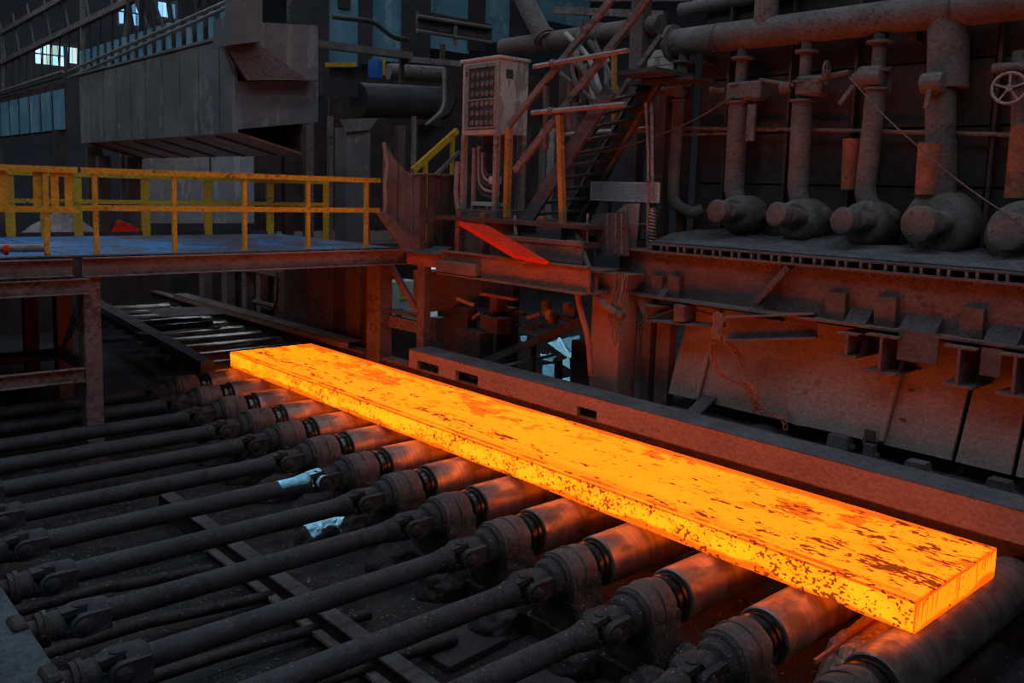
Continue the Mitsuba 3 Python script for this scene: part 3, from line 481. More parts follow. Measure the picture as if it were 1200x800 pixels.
# railings of yellow angle iron
def rail(name, lab, y, xs, ztop, x0, x1, knee, bottom, w=.055, flat=.09, mater='yellow_paint'):
    t = thing(name, lab, 'railing')
    put(t, 'top_rail', cat(box(x0, x1, y-.03, y+.03, ztop-.012, ztop), box(x0, x1, y-.03, y-.018, ztop-.075, ztop-.012)), mater)
    put(t, 'mid_rail', box(x0, x1, y-.025, y-.010, knee-.04, knee+.035), mater)
    for x in xs: put(t, 'post', cat(box(x-w/2, x+w/2, y-.010, y+.004, bottom, ztop-.012), box(x-w/2, x-w/2+.012, y-.01, y+.05, bottom, ztop-.012)), mater)
    return t
fx = [-2.39, -1.376, -.363, .654, 1.688]
t = rail('walkway_railing', 'long orange yellow railing along the front edge of the walkway', YF+.06, fx, 3.905, -2.56, 1.93, 3.395, DZ)
t = rail('walkway_railing', 'yellow railing section at the left edge, with a hinged gate frame', YF+.06, [-2.974, -5.2, -4.1], 3.905, -9.0, -2.60, 3.375, DZ)
for x in (-2.86, -2.70): put(t, 'gate_bar', box(x-.045, x+.045, YF+.075, YF+.10, 3.36, 3.84), 'yellow_paint')
put(t, 'gate_rail', box(-2.9, -2.66, YF+.075, YF+.10, 3.78, 3.85), 'yellow_paint'); put(t, 'gate_rail', box(-3.0, -2.66, YF+.075, YF+.10, 3.33, 3.39), 'yellow_paint')
for x in (-3.44, -3.04): put(t, 'inner_bar', box(x-.06, x+.06, YF+.09, YF+.11, 3.36, 3.83), 'yellow_paint')
t = rail('walkway_railing', 'yellow railing along the back edge of the walkway deck', YB, [-2.449, -1.925, -1.408, -.262, .899, 2.17], 3.86, -9.0, 3.4, 3.37, DZ, .14); 
put(t, 'post', box(3.35, 3.49, YB-.01, YB+.01, 2.0, 3.86), 'yellow_paint')
put(t, 'toe_board', box(-9, 2.3, YB+.005, YB+.02, DZ, DZ+.07), 'dark_iron')
# things on and behind the deck
k = thing('pipe_stub', 'grey pipe end with its orange lit end painted on as a cap, lying at the left edge of the blue deck', 'pipe')
put(k, 'tube', lathe([(0, .05), (.9, .05)], (-3.815, 9.900, 2.889), (1, -.05, -.02), 16), 'pale_metal', smooth=40); put(k, 'cap', lathe([(0, .055), (.02, .066), (.05, .066), (.06, .05)], (-3.424, 9.860, 2.862), (1, -.05, -.02), 18), 'red_sheet', smooth=40)  # Red colour of the cap stands in for orange light on the end.
def mound(cx, cy, rx, ry, h, zb, seed):
    def f(X, Y):
        r = np.sqrt(((X-cx)/rx)**2 + ((Y-cy)/ry)**2); return zb + np.clip(1-r, 0, 1)*h*(.6+.8*meshkit.fbm(np.stack([X*2.5, Y*2.5, X*0], -1), 4, seed)) + .005, zb
    return patch(cx-rx, cx+rx, cy-ry, cy+ry, 40, 30, f)
single('dust_heap', 'pale heap of spilled dust behind the back railing of the deck', 'dust heap', mound(-1.3, 15.4, 1.0, .8, .75, 2.5, 4), 'pale_dust', smooth=40)
single('red_bundle', 'dull red bundle lying behind the back railing', 'bundle', lumpy(fine(hull([(-0.496, 15.200, 2.699), (-0.021, 15.200, 2.693), (0.063, 15.200, 2.824), (-0.363, 15.200, 2.991), (-0.309, 15.800, 2.662), (0.181, 15.800, 2.656), (0.022, 15.800, 2.896), (-0.172, 15.800, 2.964)]), .06), .03, 5, 2), 'red_sheet', smooth=50)
k = thing('rear_landing', 'rusty landing behind the walkway deck', 'platform')
put(k, 'slab', box(-9, -1.0, 14.25, 19.4, 2.36, 2.5), 'rust_dark'); put(k, 'slab', box(3.0, 9.5, 14.25, 19.4, 2.36, 2.5), 'rust_dark')
for x in (-8.5, -4.0, 3.6, 8.0): put(k, 'leg', box(x-.12, x+.12, 18.8, 19.04, 0, 2.36), 'rust_dark')
# ------------------------------------------------------------------ crane girder upper left
k = thing('bridge_girder', 'big stained grey steel box girder hanging over the walkway', 'girder')
put(k, 'web_plate', box(1.0, 1.05, 12.95, 22.15, 4.66, 6.36), 'concrete_steel')
for y in np.linspace(13.6, 21.2, 9): put(k, 'seam', box(.985, 1.0, y, y+.035, 4.68, 6.34), 'concrete_steel')
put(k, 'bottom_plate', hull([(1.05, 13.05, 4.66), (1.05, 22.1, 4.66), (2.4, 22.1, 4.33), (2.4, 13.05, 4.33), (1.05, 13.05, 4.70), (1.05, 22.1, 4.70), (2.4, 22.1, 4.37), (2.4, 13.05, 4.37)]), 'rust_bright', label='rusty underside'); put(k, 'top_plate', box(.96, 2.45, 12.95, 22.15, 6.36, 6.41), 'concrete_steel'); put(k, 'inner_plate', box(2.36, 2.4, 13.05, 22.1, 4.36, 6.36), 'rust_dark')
for y in np.linspace(14, 21.5, 6): put(k, 'underside_rib', bar((1.1, y, 4.63), (2.35, y, 4.325), .05, .03), 'rust_brown')
put(k, 'end_plate', slab_xyz([(1.014, 12.950, 4.716), (2.671, 12.950, 4.972), (2.670, 12.950, 5.727), (2.543, 12.950, 5.730), (1.024, 12.950, 5.575)], (0, .08, 0)), 'concrete_steel', label='grey end plate')
put(k, 'end_box', slab_xyz([(0.670, 12.600, 6.104), (1.237, 12.600, 6.236), (2.260, 12.600, 5.692), (2.473, 12.600, 5.713), (2.472, 12.600, 6.704), (1.240, 12.600, 6.587), (0.677, 12.600, 6.591)], (0, .5, 0)), 'concrete_steel')
put(k, 'end_box_flank', slab_xyz([(0.670, 12.600, 6.104), (0.682, 12.600, 7.018), (1.245, 12.600, 7.169), (1.237, 12.600, 6.236)], (.0, -.25, 0)), 'concrete_steel')
put(k, 'chute_floor', slab_xyz([(0.670, 12.600, 6.104), (1.237, 12.600, 6.236), (2.260, 12.600, 5.692), (2.390, 13.200, 5.684), (1.280, 13.400, 5.679)][:3] + [(1.072, 12.950, 5.564)], (0, .12, .02)), 'rust_brown', label='red brown sloping underside')
for i, z in enumerate((15.2,)):
    for x in (1.4, 2.2): put(k, 'support', box(x-.14, x+.14, z+6.4, z+6.68, 0, 4.35), 'rust_brown')
k = thing('girder_walk', 'dark blue kick panels and handrail on top of the grey girder', 'railing')
for j, y in enumerate(np.linspace(13.3, 21.8, 17)): put(k, 'panel', box(1.0, 1.03, y, y+.24, 6.41, 6.95), 'blue_sheet')
put(k, 'back_sheet', box(1.25, 1.28, 13, 22, 6.41, 6.92), 'dark_iron')
for p0, p1 in (((1.000, 23.086, 6.361), (1.000, 13.180, 6.888)), ((1.000, 23.065, 6.535), (1.000, 13.177, 6.991))): put(k, 'rail', tube([p0, p1], .035, 8), 'pale_metal', smooth=40)
k = thing('lower_girder', 'pale blue grey ribbed girder web farther left beyond the grey girder', 'girder')
y0, y1 = (1.500, 25.467, 6.156)[1], 46.0
for j, y in enumerate(np.linspace(y0, 36.0, 9)): put(k, 'web_panel', box(1.5, 1.54, y, y+1.05, 5.15, 6.30), 'blue_sheet')
put(k, 'backing', box(1.56, 1.6, y0, 38, 5.1, 6.5), 'rust_dark'); put(k, 'rail', tube([(1.500, 25.390, 6.773), (1.500, 33.111, 6.681)], .05, 8), 'pale_metal', smooth=40); put(k, 'rail', tube([(1.500, 25.408, 6.631), (1.500, 33.133, 6.565)], .04, 8), 'dark_iron', smooth=40)
for x, y in ((1.55, 26), (1.55, 34)): put(k, 'support', box(x-.15, x+.15, y, y+.3, 0, 5.15), 'rust_dark')
# lattice gallery above
k = thing('gallery_truss', 'long dark lattice gallery rising out of the picture at upper left', 'truss')
CH = [(((2.200, 36.243, 7.992)), ((2.200, 21.146, 8.371))), (((2.200, 36.034, 9.074)), ((2.200, 27.183, 9.236)))]
for a, b in CH: put(k, 'chord', bar(a, b, .16, .16), 'beam_grey')
a0, b0 = np.array(CH[0][0]), np.array(CH[0][1])
for j in range(15):
    t0 = j/15; p = a0 + (b0-a0)*t0; h = 1.5
    put(k, 'web_bar', bar(p, p + [0, -.15 + .9*(j % 2), h], .06, .05), 'dark_iron'); put(k, 'web_bar', bar(p, p + [0, .2, -1.1], .05, .04), 'dark_iron')
put(k, 'post', bar((2.200, 25.968, 7.141), (2.200, 25.748, 9.155), .12, .12), 'beam_grey'); put(k, 'post', bar((2.200, 35.909, 6.858), (2.200, 35.622, 9.091), .10, .10), 'beam_grey')
r2 = np.random.default_rng(5)
k = thing('hanging_cables', 'dark cables and hoses hanging above the girder at upper left', 'cables')
for j in range(22):
    px = 100 + j*7.6; q = np.array([1.9 + .5*r2.random(), 22 - j*.42, 0.]); zt, zb = 9.5, 6.95 + .4*r2.random()
    put(k, 'cable', tube([q + [0, 0, zt], q + [.15*r2.normal(), .3*r2.normal(), (zt+zb)/2], q + [.1*r2.normal(), .35*r2.normal(), zb]], .035 + .03*r2.random(), 7, .6), 'dark_iron', smooth=50)
# blue lit back wall panels and their dark columns
k = thing('blue_wall', 'blue sheet metal wall in dark bays behind the machines at the top', 'wall')
for m in (box(6.990, 8.046, 20, 20.06, 7.195, 9.680), box(8.420, 9.558, 20, 20.06, 7.462, 9.941), box(10.500, 12.038, 20, 20.06, 8.041, 10.346), box(12.667, 13.801, 20, 20.06, 8.558, 10.696), box(14.864, 17.526, 20, 20.06, 9.576, 11.220)): put(k, 'sheet', m, 'blue_sheet')
for m in (box(5.680, 6.875, 19.8, 20, 6.255, 9.428), box(7.921, 8.292, 19.8, 20, 7.246, 9.754), box(9.419, 10.356, 19.8, 20, 7.550, 10.070), box(11.957, 12.588, 19.9, 20.1, 8.158, 10.510), box(13.713, 14.785, 19.9, 20.1, 8.681, 10.861)): put(k, 'column', m, 'dark_iron')
put(k, 'lower_sheet', stand(box(7.233, 18.686, 20.4, 20.5, 0.698, 7.754), 0), 'rust_dark'); put(k, 'lintel', box(7.256, 7.614, 19.9, 20, 8.725, 9.097), 'dark_iron')
for x in (6.5, 11.0): put(k, 'support', box(x-.1, x+.1, 20.1, 20.3, 0, 7.0), 'rust_dark')
k = thing('overhead_walk', 'dark stepped handrail and girder strip in front of the blue wall', 'walkway')
put(k, 'rail', tube([(5.347, 17.000, 7.826), (6.492, 17.000, 7.892), (7.140, 17.000, 7.561), (7.619, 17.000, 7.581)], .06, 8, .2), 'dark_iron', smooth=40)
put(k, 'girder', bar((4.337, 16.500, 7.038), (7.275, 16.500, 7.083), .3, .16), 'beam_grey'); put(k, 'girder', bar((7.206, 16.400, 6.981), (8.801, 16.400, 7.059), .2, .14), 'pale_metal')
for m in (box(4.325, 4.480, 16.6, 16.7, 5.886, 7.251), box(7.092, 7.197, 16.6, 16.7, 5.757, 7.202), box(8.381, 8.493, 16.6, 16.7, 7.035, 7.538)): put(k, 'post', m, 'rust_dark')
put(k, 'balcony', box(7.598, 10.093, 16.6, 16.7, 7.851, 8.289), 'dark_iron'); put(k, 'balcony_rail', tube([(7.496, 16.500, 8.104), (10.011, 16.500, 8.162)], .05, 8), 'beam_grey', smooth=40); put(k, 'balcony_rail', tube([(7.502, 16.500, 7.747), (9.993, 16.500, 7.774)], .05, 8), 'beam_grey', smooth=40)
put(k, 'balcony_post', box(8.717, 8.803, 16.5, 16.56, 7.527, 8.051), 'beam_grey'); put(k, 'yellow_bar', bar((4.702, 16.200, 6.552), (5.508, 16.200, 6.644), .06, .10), 'yellow_paint'); put(k, 'yellow_bar', box(6.283, 6.357, 16.2, 16.26, 6.492, 6.900), 'yellow_paint')
single('blue_drum', 'small bright blue drum standing on the dark duct under the yellow bar', 'drum', lathe([(0, .16), (.02, .17), (.2, .17), (.22, .175), (.40, .17), (.42, .16)], (5.805, 15.800, 6.327), (0, 0, 1), 20), 'blue_plastic', smooth=40)
k = thing('elbow_duct', 'fat dark horizontal duct with a flared column head below it', 'duct')
put(k, 'duct', tube([(5.088, 15.400, 5.742), (7.554, 15.400, 5.877)], .40, 20), 'dark_iron', smooth=40); put(k, 'duct', tube([(7.302, 17.500, 6.783), (8.906, 17.200, 6.844)], .22, 16), 'beam_grey', smooth=40)
put(k, 'box', box(4.044, 4.961, 15.2, 15.8, 5.772, 6.146), 'dark_iron')
for i in range(4): put(k, 'bend_pipe', tube([np.array((7.256, 15.000, 6.661))+[i*.09, 0, 0], np.array((7.279, 15.000, 5.690))+[i*.09, 0, 0], (6.747, 15.000, 5.284)], .05, 8, .4), 'pale_metal' if i == 0 else 'dark_iron', smooth=40)
k = thing('flared_column', 'grey column with a flared funnel head under the dark duct', 'column')
put(k, 'head', hull([(4.477, 15.200, 5.244), (5.496, 15.200, 5.359), (5.289, 15.200, 5.072), (4.655, 15.200, 4.972), (4.834, 15.800, 5.295), (5.887, 15.800, 5.413), (5.674, 15.800, 5.116), (5.017, 15.800, 5.013)]), 'concrete_steel'); put(k, 'shaft', stand(box(4.721, 5.363, 15.3, 15.8, 2.941, 5.096), 2.5), 'concrete_steel')
for i, (m, lab, mt) in enumerate(((box(3.029, 3.249, 15, 15.15, 2.959, 4.958), 'plain dark post behind the railing, right of the grey girder', 'rust_dark'), (box(3.536, 3.722, 15, 15.15, 2.958, 5.137), 'lighter post behind the railing under the girder end plate', 'beam_grey'), (box(4.103, 4.210, 15, 15.1, 3.527, 5.286), 'thin post left of the flared column', 'beam_grey'), (box(5.925, 6.144, 15, 15.15, 3.156, 5.213), 'reddish post above the brown ribbed sheet', 'rust_brown'), (box(6.358, 6.457, 15, 15.08, 3.871, 5.458), 'thin pale post above the brown ribbed sheet', 'pale_metal'))):
    single('back_post', lab, 'post', stand(m, 2.5), mt)
single('yellow_handrail', 'sloping yellow handrail between the ribbed sheet and the control cabinet', 'handrail', cat(bar((6.083, 14.600, 4.164), (7.374, 14.600, 5.171), .10, .14), *[stand(m, 2.5) for m in (box(6.396, 6.496, 14.56, 14.64, 4.058, 4.376), box(7.202, 7.280, 14.56, 14.64, 4.084, 5.019))]), 'yellow_paint')
single('ramp_plate', 'grey sloping plate behind the yellow handrail', 'plate', stand(box(6.939, 8.230, 15.6, 15.7, 4.109, 5.320), 2.5), 'dark_iron')
single('brace_bar', 'thin dark brace bar below the yellow handrail', 'bar', cat(bar((6.531, 14.400, 4.021), (7.282, 14.400, 4.655), .06, .08), stand(box(6.509, 6.584, 14.37, 14.43, 3.982, 4.062), 2.5)), 'beam_grey')
k = thing('panel_wall', 'grey concrete panel wall behind the railing below the grey girder', 'wall')
for m in (box(2.396, 4.581, 22.6, 22.7, 2.226, 4.807), box(4.683, 5.952, 22.6, 22.7, 2.203, 4.912)): put(k, 'panel', stand(m, 0), 'pale_panel')
put(k, 'panel', stand(box(6.054, 11.348, 22.7, 22.8, 1.492, 5.577), 0), 'rust_dark'); put(k, 'post', stand(box(1.218, 1.602, 22.4, 22.55, 2.263, 4.599), 0), 'rust_brown'); put(k, 'post', stand(box(2.061, 2.172, 22.4, 22.5, 2.255, 4.637), 0), 'beam_grey'); put(k, 'lower_strip', box(1.500, 5.853, 22.3, 22.5, 2.290, 2.578), 'dust_grey')
put(k, 'added_dark_sheet', box(1.8, 8.5, 22.26, 22.30, 0, 2.35), 'rust_dark')  # Dark sheet added to hide the panels that the low window brightens.

# ------------------------------------------------------------------ below the walkway: plate wall, frames
k = thing('plate_wall', 'dark brown wall of upright steel sheets right of the table under the walkway', 'wall')
for i, (a, b) in enumerate(((10.55, 11.2), (11.23, 11.72), (11.75, 12.15), (12.19, 13.1), (13.14, 14.1))): put(k, 'sheet', box(2.55+.02*(i % 2), 2.60+.02*(i % 2), a, b, 0, 2.52), 'rust_brown' if i % 2 else 'rust_dark')
put(k, 'cable', tube([(2.5, 10.75, 2.5), (2.5, 10.78, 1.4), (2.5, 10.72, .6)], .025, 6, .3), 'rust_bright', smooth=40)
k = thing('pillar_row', 'pale worn frames and posts along the far end of the table', 'frame')
for y, w in ((14.4, .16), (15.2, .22), (15.9, .22), (16.9, .3), (18.2, .3)): put(k, 'post', box(2.55, 2.75, y, y+w, 0, 2.0 if y > 15.5 else 2.4), 'beam_grey')
put(k, 'rail', box(2.5, 2.6, 14.2, 20, 1.85, 1.98), 'beam_grey'); put(k, 'rail', box(2.5, 2.56, 14.2, 15.5, 1.2, 1.26), 'beam_grey'); put(k, 'backing', box(2.8, 2.9, 14.2, 16.2, 0, 2.5), 'rust_dark')
put(k, 'hose', tube([(2.5, 14.3, 1.95), (2.45, 14.25, 1.3), (2.5, 14.6, 1.1), (2.5, 15.0, 1.15)], .03, 7, .2), 'dark_iron', smooth=40)
k = thing('far_end_wall', 'dark machine front closing the far end of the table', 'machine'); put(k, 'front', box(-2.5, 2.8, 21.0, 21.4, 0, 2.3), 'rust_dark'); 
# posts where walkway and machine meet
k = thing('post_portal', 'rusty portal of two posts with a diagonal brace at the right end of the walkway', 'frame')
put(k, 'post', box(2.24, 2.46, 10.05, 10.42, 0, 2.52), 'rust_brown'); put(k, 'post_flange', box(2.20, 2.24, 10.03, 10.44, 0, 2.52), 'rust_brown'); put(k, 'post', box(2.53, 2.66, 9.22, 9.42, 0, 2.55), 'rust_brown')
put(k, 'cross_beam', bar((2.42, 10.05, 1.50), (2.60, 9.40, 1.45), .08, .20), 'rust_brown'); put(k, 'brace', bar((2.44, 10.05, 2.42), (2.56, 9.42, 1.70), .07, .10), 'rust_brown'); put(k, 'sill', bar((2.46, 10.06, 1.68), (2.64, 9.42, 1.62), .2, .04), 'rust_dark')
k = thing('warning_cabinet', 'pale green cabinet with yellow warning sign seen through the portal', 'cabinet')
c0 = box(4.602, 5.322, 13.2, 13.7, 0.809, 1.747)
put(k, 'body', c0, 'pale_green'); sg = put(k, 'sign', box(4.798, 4.999, 13.17, 13.19, 1.473, 1.678), 'sign_yellow', label='yellow warning sign'); put(sg, 'mark', box(4.850, 4.940, 13.15, 13.165, 1.550, 1.643), 'sign_black'); put(k, 'plate', box(4.801, 5.025, 13.17, 13.19, 1.361, 1.435), 'sign_yellow')
put(k, 'smudge', lumpy(fine(box(4.710, 4.865, 13.16, 13.19, 1.035, 1.165), .05), .02, 9, 1), 'dark_iron'); put(k, 'sign', box(5.252, 5.345, 13.17, 13.19, 1.318, 1.431), 'sign_yellow'); put(k, 'plinth', box(4.440, 5.530, 13.2, 13.8, -0.332, 0.809), 'rust_dark')
for nm, q in (('white', box(5.507, 5.647, 13, 13.05, 2.000, 2.094)), ('cool', box(5.458, 5.670, 13, 13.05, 0.940, 1.112)), ('cool', box(4.999, 5.068, 14, 14.05, 1.704, 1.877))):
    kk = struct('window_1', q, 'pale_metal', label='small daylit gap in the far wall'); scene[kk]['emitter'] = {'type': 'area', 'sampling_weight': 0.03, 'radiance': {'type': 'rgb', 'value': [.42, .60, .66] if nm == 'white' else [.10, .17, .18]}}
t = thing('added_fill_lamp', 'added fluorescent tube that brightens the pale green cabinet', 'lamp'); put(t, 'housing', box(2.80, 3.8, 12.3, 12.4, 2.30, 2.36), 'cabinet_grey'); put(t, 'bracket', box(2.62, 2.80, 12.33, 12.37, 2.31, 2.35), 'dark_iron'); kk = put(t, 'tube', lathe([(0, .018), (.9, .018)], (2.85, 12.35, 2.27), (1, 0, 0), 8), 'cabinet_grey'); scene[kk]['emitter'] = {'type': 'area', 'sampling_weight': 0.3, 'radiance': {'type': 'rgb', 'value': [40, 56, 52]}}  # Unseen lamp added to brighten the cabinet; it stands in for daylight.
# ------------------------------------------------------------------ ribbed sheet, shelf and red sheet
k = thing('ribbed_chute', 'dark brown chute side of upright ribbed plates with a curved top edge', 'chute')
XS = np.linspace(1.70, 3.14, 11)
def top(x): return float(np.interp(x, [1.70, 1.80, 1.95, 2.10, 2.27, 3.2], [4.44, 4.36, 4.17, 4.04, 3.985, 4.0]))
def low(x): return float(np.interp(x, [1.60, 2.2, 3.2], [3.37, 2.78, 2.80]))
for i in range(10):
    a, b = XS[i], XS[i+1]-.022; y = 9.2 + .02*(i % 2); m = (a+b)/2
    put(k, 'plank', slab_xyz([(a, y, low(a)), (b, y, low(b)), (b, y, top(b)), (m, y, top(m)), (a, y, top(a))], (0, .03, 0)), 'rust_brown' if i < 5 else 'rust_dark')

put(k, 'worn_edge', tube([(1.68, 9.18, 4.45), (1.74, 9.17, 4.1), (1.70, 9.17, 3.8), (1.72, 9.17, 3.5), (1.70, 9.18, 3.36)], .03, 8), 'pale_metal', smooth=40, label='pale torn edge')
put(k, 'foot_plate', slab_xyz([(1.533, 9.100, 3.363), (1.673, 9.100, 3.390), (2.280, 9.100, 2.930), (2.051, 9.100, 2.772)], (0, .06, 0)), 'rust_brown'); put(k, 'back_stay', bar((2.9, 9.25, 3.9), (3.1, 10.4, 2.7), .08, .08), 'rust_dark')
put(k, 'top_rim', tube([(2.27, 9.19, 3.99), (3.16, 9.19, 3.99)], .02, 8), 'beam_grey', smooth=40)
k = thing('shelf_plate', 'grey dusty shelf plate over a red lit edge beam', 'shelf')
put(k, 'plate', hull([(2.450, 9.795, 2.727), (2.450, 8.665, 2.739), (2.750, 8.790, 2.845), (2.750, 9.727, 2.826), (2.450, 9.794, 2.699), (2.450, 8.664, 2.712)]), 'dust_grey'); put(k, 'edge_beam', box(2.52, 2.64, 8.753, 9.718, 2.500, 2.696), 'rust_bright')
k = thing('charging_beam', 'long rusty beam under the red sheet, leading to the furnace corner', 'beam')
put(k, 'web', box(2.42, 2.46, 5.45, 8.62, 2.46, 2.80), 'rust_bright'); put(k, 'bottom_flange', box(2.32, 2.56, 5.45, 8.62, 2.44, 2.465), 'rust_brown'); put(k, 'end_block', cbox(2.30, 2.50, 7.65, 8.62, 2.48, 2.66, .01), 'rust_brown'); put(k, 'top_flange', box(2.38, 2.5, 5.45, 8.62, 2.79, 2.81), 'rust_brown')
k = thing('deep_box_beam', 'deep brown box beam crossing the gap below the charging beam', 'beam')
zt, zb = (2.734, 9.450, 2.359)[2], (2.747, 9.450, 1.723)[2]
put(k, 'web', box(2.70, 4.8, 9.45, 9.50, zb, zt), 'guard_rust'); put(k, 'top_plate', box(2.68, 4.8, 9.40, 9.75, zt, zt+.025), 'guard_rust'); put(k, 'bottom_plate', box(2.70, 4.8, 9.42, 9.72, zb-.02, zb), 'guard_rust'); put(k, 'end_plate', box(2.68, 2.70, 9.44, 9.74, zb-.02, zt), 'guard_rust'); put(k, 'stiffener', box(3.9, 3.93, 9.42, 9.45, zb, zt), 'guard_rust')
for x in (3.6, 4.6): put(k, 'leg', box(x, x+.15, 9.55, 9.7, 0, zb), 'rust_dark')
k = thing('plate_screen', 'rusty plate wall behind the red sheet', 'wall')
for i, (a, b) in enumerate(((7.9, 8.55), (7.2, 7.87), (6.5, 7.17), (5.9, 6.47))): put(k, 'plate', box(2.75, 2.80, a, b, 2.60, 3.28), 'rust_brown')
for y in (8.5, 7.9, 6.6): put(k, 'post', box(2.66, 2.74, y, y+.1, 2.5, 3.42), 'rust_bright')
put(k, 'deck', box(2.62, 4.4, 5.75, 9.1, 3.28, 3.34), 'rust_dark'); put(k, 'leg', box(4.2, 4.36, 8.9, 9.05, 0, 3.28), 'rust_dark'); put(k, 'leg', box(4.2, 4.36, 5.80, 5.95, 0, 3.28), 'rust_dark')
single('red_guard_sheet', 'vivid red sloping sheet under the control cabinet', 'sheet', cat(hexa([(2.360, 8.133, 3.222), (2.300, 6.786, 2.820), (2.360, 6.205, 2.781), (2.440, 7.661, 3.194), (2.360, 8.135, 3.287), (2.300, 6.734, 2.872), (2.360, 6.124, 2.822), (2.440, 7.545, 3.250)])), 'red_sheet')
single('loose_wire', 'short pale wire bent over the lower end of the red sheet', 'wire', tube([(2.360, 6.688, 2.765), (2.360, 6.549, 2.812), (2.360, 6.500, 2.887)], .012, 6), 'pale_metal', smooth=40)
# ------------------------------------------------------------------ control cabinet
k = thing('control_cabinet', 'tall worn beige control cabinet on legs with round gauges and bent pipes below', 'cabinet')
def cy(a): return a
x0, x1, ya, yb, zb, zt = 2.80, 3.40, 7.80, 8.66, 4.62, 5.72
put(k, 'shell', cat(box(x0+.03, x1, ya, yb, zb, zt), box(x0, x0+.03, ya, ya+.05, zb, zt), box(x0, x0+.03, yb-.05, yb, zb, zt), box(x0, x0+.03, ya, yb, zb, zb+.07), box(x0, x0+.03, ya, yb, zt-.06, zt)), 'cabinet_grey')
put(k, 'roof', cbox(x0-.03, x1+.03, ya-.03, yb+.06, zt, zt+.05, .01), 'cabinet_grey'); dr_ = put(k, 'door', box(x0-.005, x0+.03, ya+.07, yb-.07, zb+.10, zt-.09), 'dark_iron', label='dark gauge door')
put(dr_, 'frame', cat(box(x0-.02, x0, ya+.05, ya+.085, zb+.08, zt-.07), box(x0-.02, x0, yb-.16, yb-.08, zb+.08, zt-.07), box(x0-.02, x0, ya+.05, yb-.08, zb+.08, zb+.11), box(x0-.02, x0, ya+.05, yb-.08, zt-.10, zt-.07), box(x0-.02, x0, ya+.05, yb-.16, 5.13, 5.15)), 'pale_metal')
for i in range(6):
    for j in range(5): put(dr_, 'gauge', lathe([(0, .044), (.014, .044), (.016, .034)], (x0-.005, ya+.14+j*.115, zb+.17+i*.145), (-1, 0, 0), 10), 'beam_grey' if i in (0, 2) else 'pipe_dirt')
put(k, 'side_label', box(x0+.14, x0+.28, ya-.006, ya, 5.45, 5.58), 'dark_iron'); put(dr_, 'lock', box(x0-.025, x0-.005, yb-.14, yb-.11, 5.5, 5.58), 'dark_iron')
for (a, b) in ((x0+.03, yb-.03), (x0+.03, ya+.04), (x1-.04, ya+.04), (x1-.04, yb-.04)): put(k, 'leg', box(a-.04, a+.04, b-.04, b+.04, 3.36, zb), 'pale_metal')
put(k, 'leg', box(x0+.10, x0+.15, yb-.20, yb-.14, 3.45, zb-.2), 'pale_metal'); put(k, 'base', box(x0-.05, x1, ya-.05, yb+.05, 3.34, 3.46), 'rust_brown'); put(k, 'back_panel', box(x0+.32, x0+.36, ya+.02, yb-.15, 3.5, zb), 'rust_dark')
put(k, 'tray', box(x0+.06, x0+.30, ya+.06, yb-.2, 3.52, 3.58), 'cabinet_grey')
for i in range(5):
    r = .10 + i*.055
    put(k, 'bent_pipe', tube([(x0+.16, yb-.20-i*.045, zb-.12-i*.05), (x0+.16, yb-.22-i*.045, 3.70+i*.07), (x0+.15, ya+.10, 3.64+i*.09)], .030, 8, .25), 'dark_iron' if i % 2 == 0 else 'pale_metal', smooth=40)
put(k, 'meter', cbox(x0+.10, x0+.2, ya+.1, ya+.3, 3.86, 3.98, .01), 'cabinet_grey'); put(k, 'side_hose', tube([(x0-.02, yb+.06, 4.2), (x0-.04, yb+.08, 3.7), (x0-.02, yb+.02, 3.40)], .04, 8, .2), 'pale_metal', smooth=40)
# ------------------------------------------------------------------ stairs
k = thing('steel_stair', 'steep dark steel stair climbing to the right behind the control cabinet', 'stairs')
L0, L1 = np.array((2.900, 7.280, 3.236)), np.array((2.900, 5.641, 5.146)); R0, R1 = np.array((3.600, 6.991, 3.297)), np.array((3.600, 5.502, 5.341))
put(k, 'stringer', bar(L0, L1, .05, .22), 'dust_grey'); put(k, 'stringer', bar(R0, R1, .05, .34), 'dust_grey')
for e in (-.14, .14): put(k, 'stringer_flange', bar(R0+[0, -e*.8, -e*.6], R1+[0, -e*.8, -e*.6], .12, .03), 'beam_grey')
for i in range(1, 11):
    t = i/11.; p, q = L0 + (L1-L0)*t, R0 + (R1-R0)*t; put(k, 'tread', hexa([(2.93, p[1]-.12, p[2]), (3.57, q[1]-.12, q[2]), (3.57, q[1]+.12, q[2]), (2.93, p[1]+.12, p[2]), (2.93, p[1]-.12, p[2]+.03), (3.57, q[1]-.12, q[2]+.03), (3.57, q[1]+.12, q[2]+.03), (2.93, p[1]+.12, p[2]+.03)]), 'dust_grey' if i < 3 else 'dark_iron')
H0, H1 = np.array((2.840, 7.583, 4.731)), np.array((2.840, 5.582, 6.329)); K0, K1 = np.array((2.840, 7.421, 4.064)), np.array((2.840, 4.982, 6.244)); G0, G1 = np.array((3.600, 7.210, 4.015)), np.array((3.600, 5.405, 5.895))
for a, b, w in ((H0, H1, .09), (K0, K1, .10), (G0, G1, .07)): put(k, 'handrail', bar(a, b, .06, w), 'beam_grey')
put(k, 'newel', bar(H0-[0, 0, .03], (2.84, H0[1], 3.36), .09, .08), 'orange_paint', label='orange yellow newel post'); put(k, 'newel', bar((2.800, 6.486, 4.830), (2.800, 6.339, 3.259), .08, .08), 'orange_paint', label='orange yellow newel post')
for q, e in (((2.840, 6.349, 5.289), (2.840, 6.316, 4.652)), ((2.840, 6.822, 5.264), (2.840, 6.779, 4.367))): put(k, 'post', bar(q, e, .06, .06), 'rust_brown')
put(k, 'post', bar((3.600, 6.237, 5.750), (3.600, 6.169, 4.579), .06, .06), 'orange_paint')
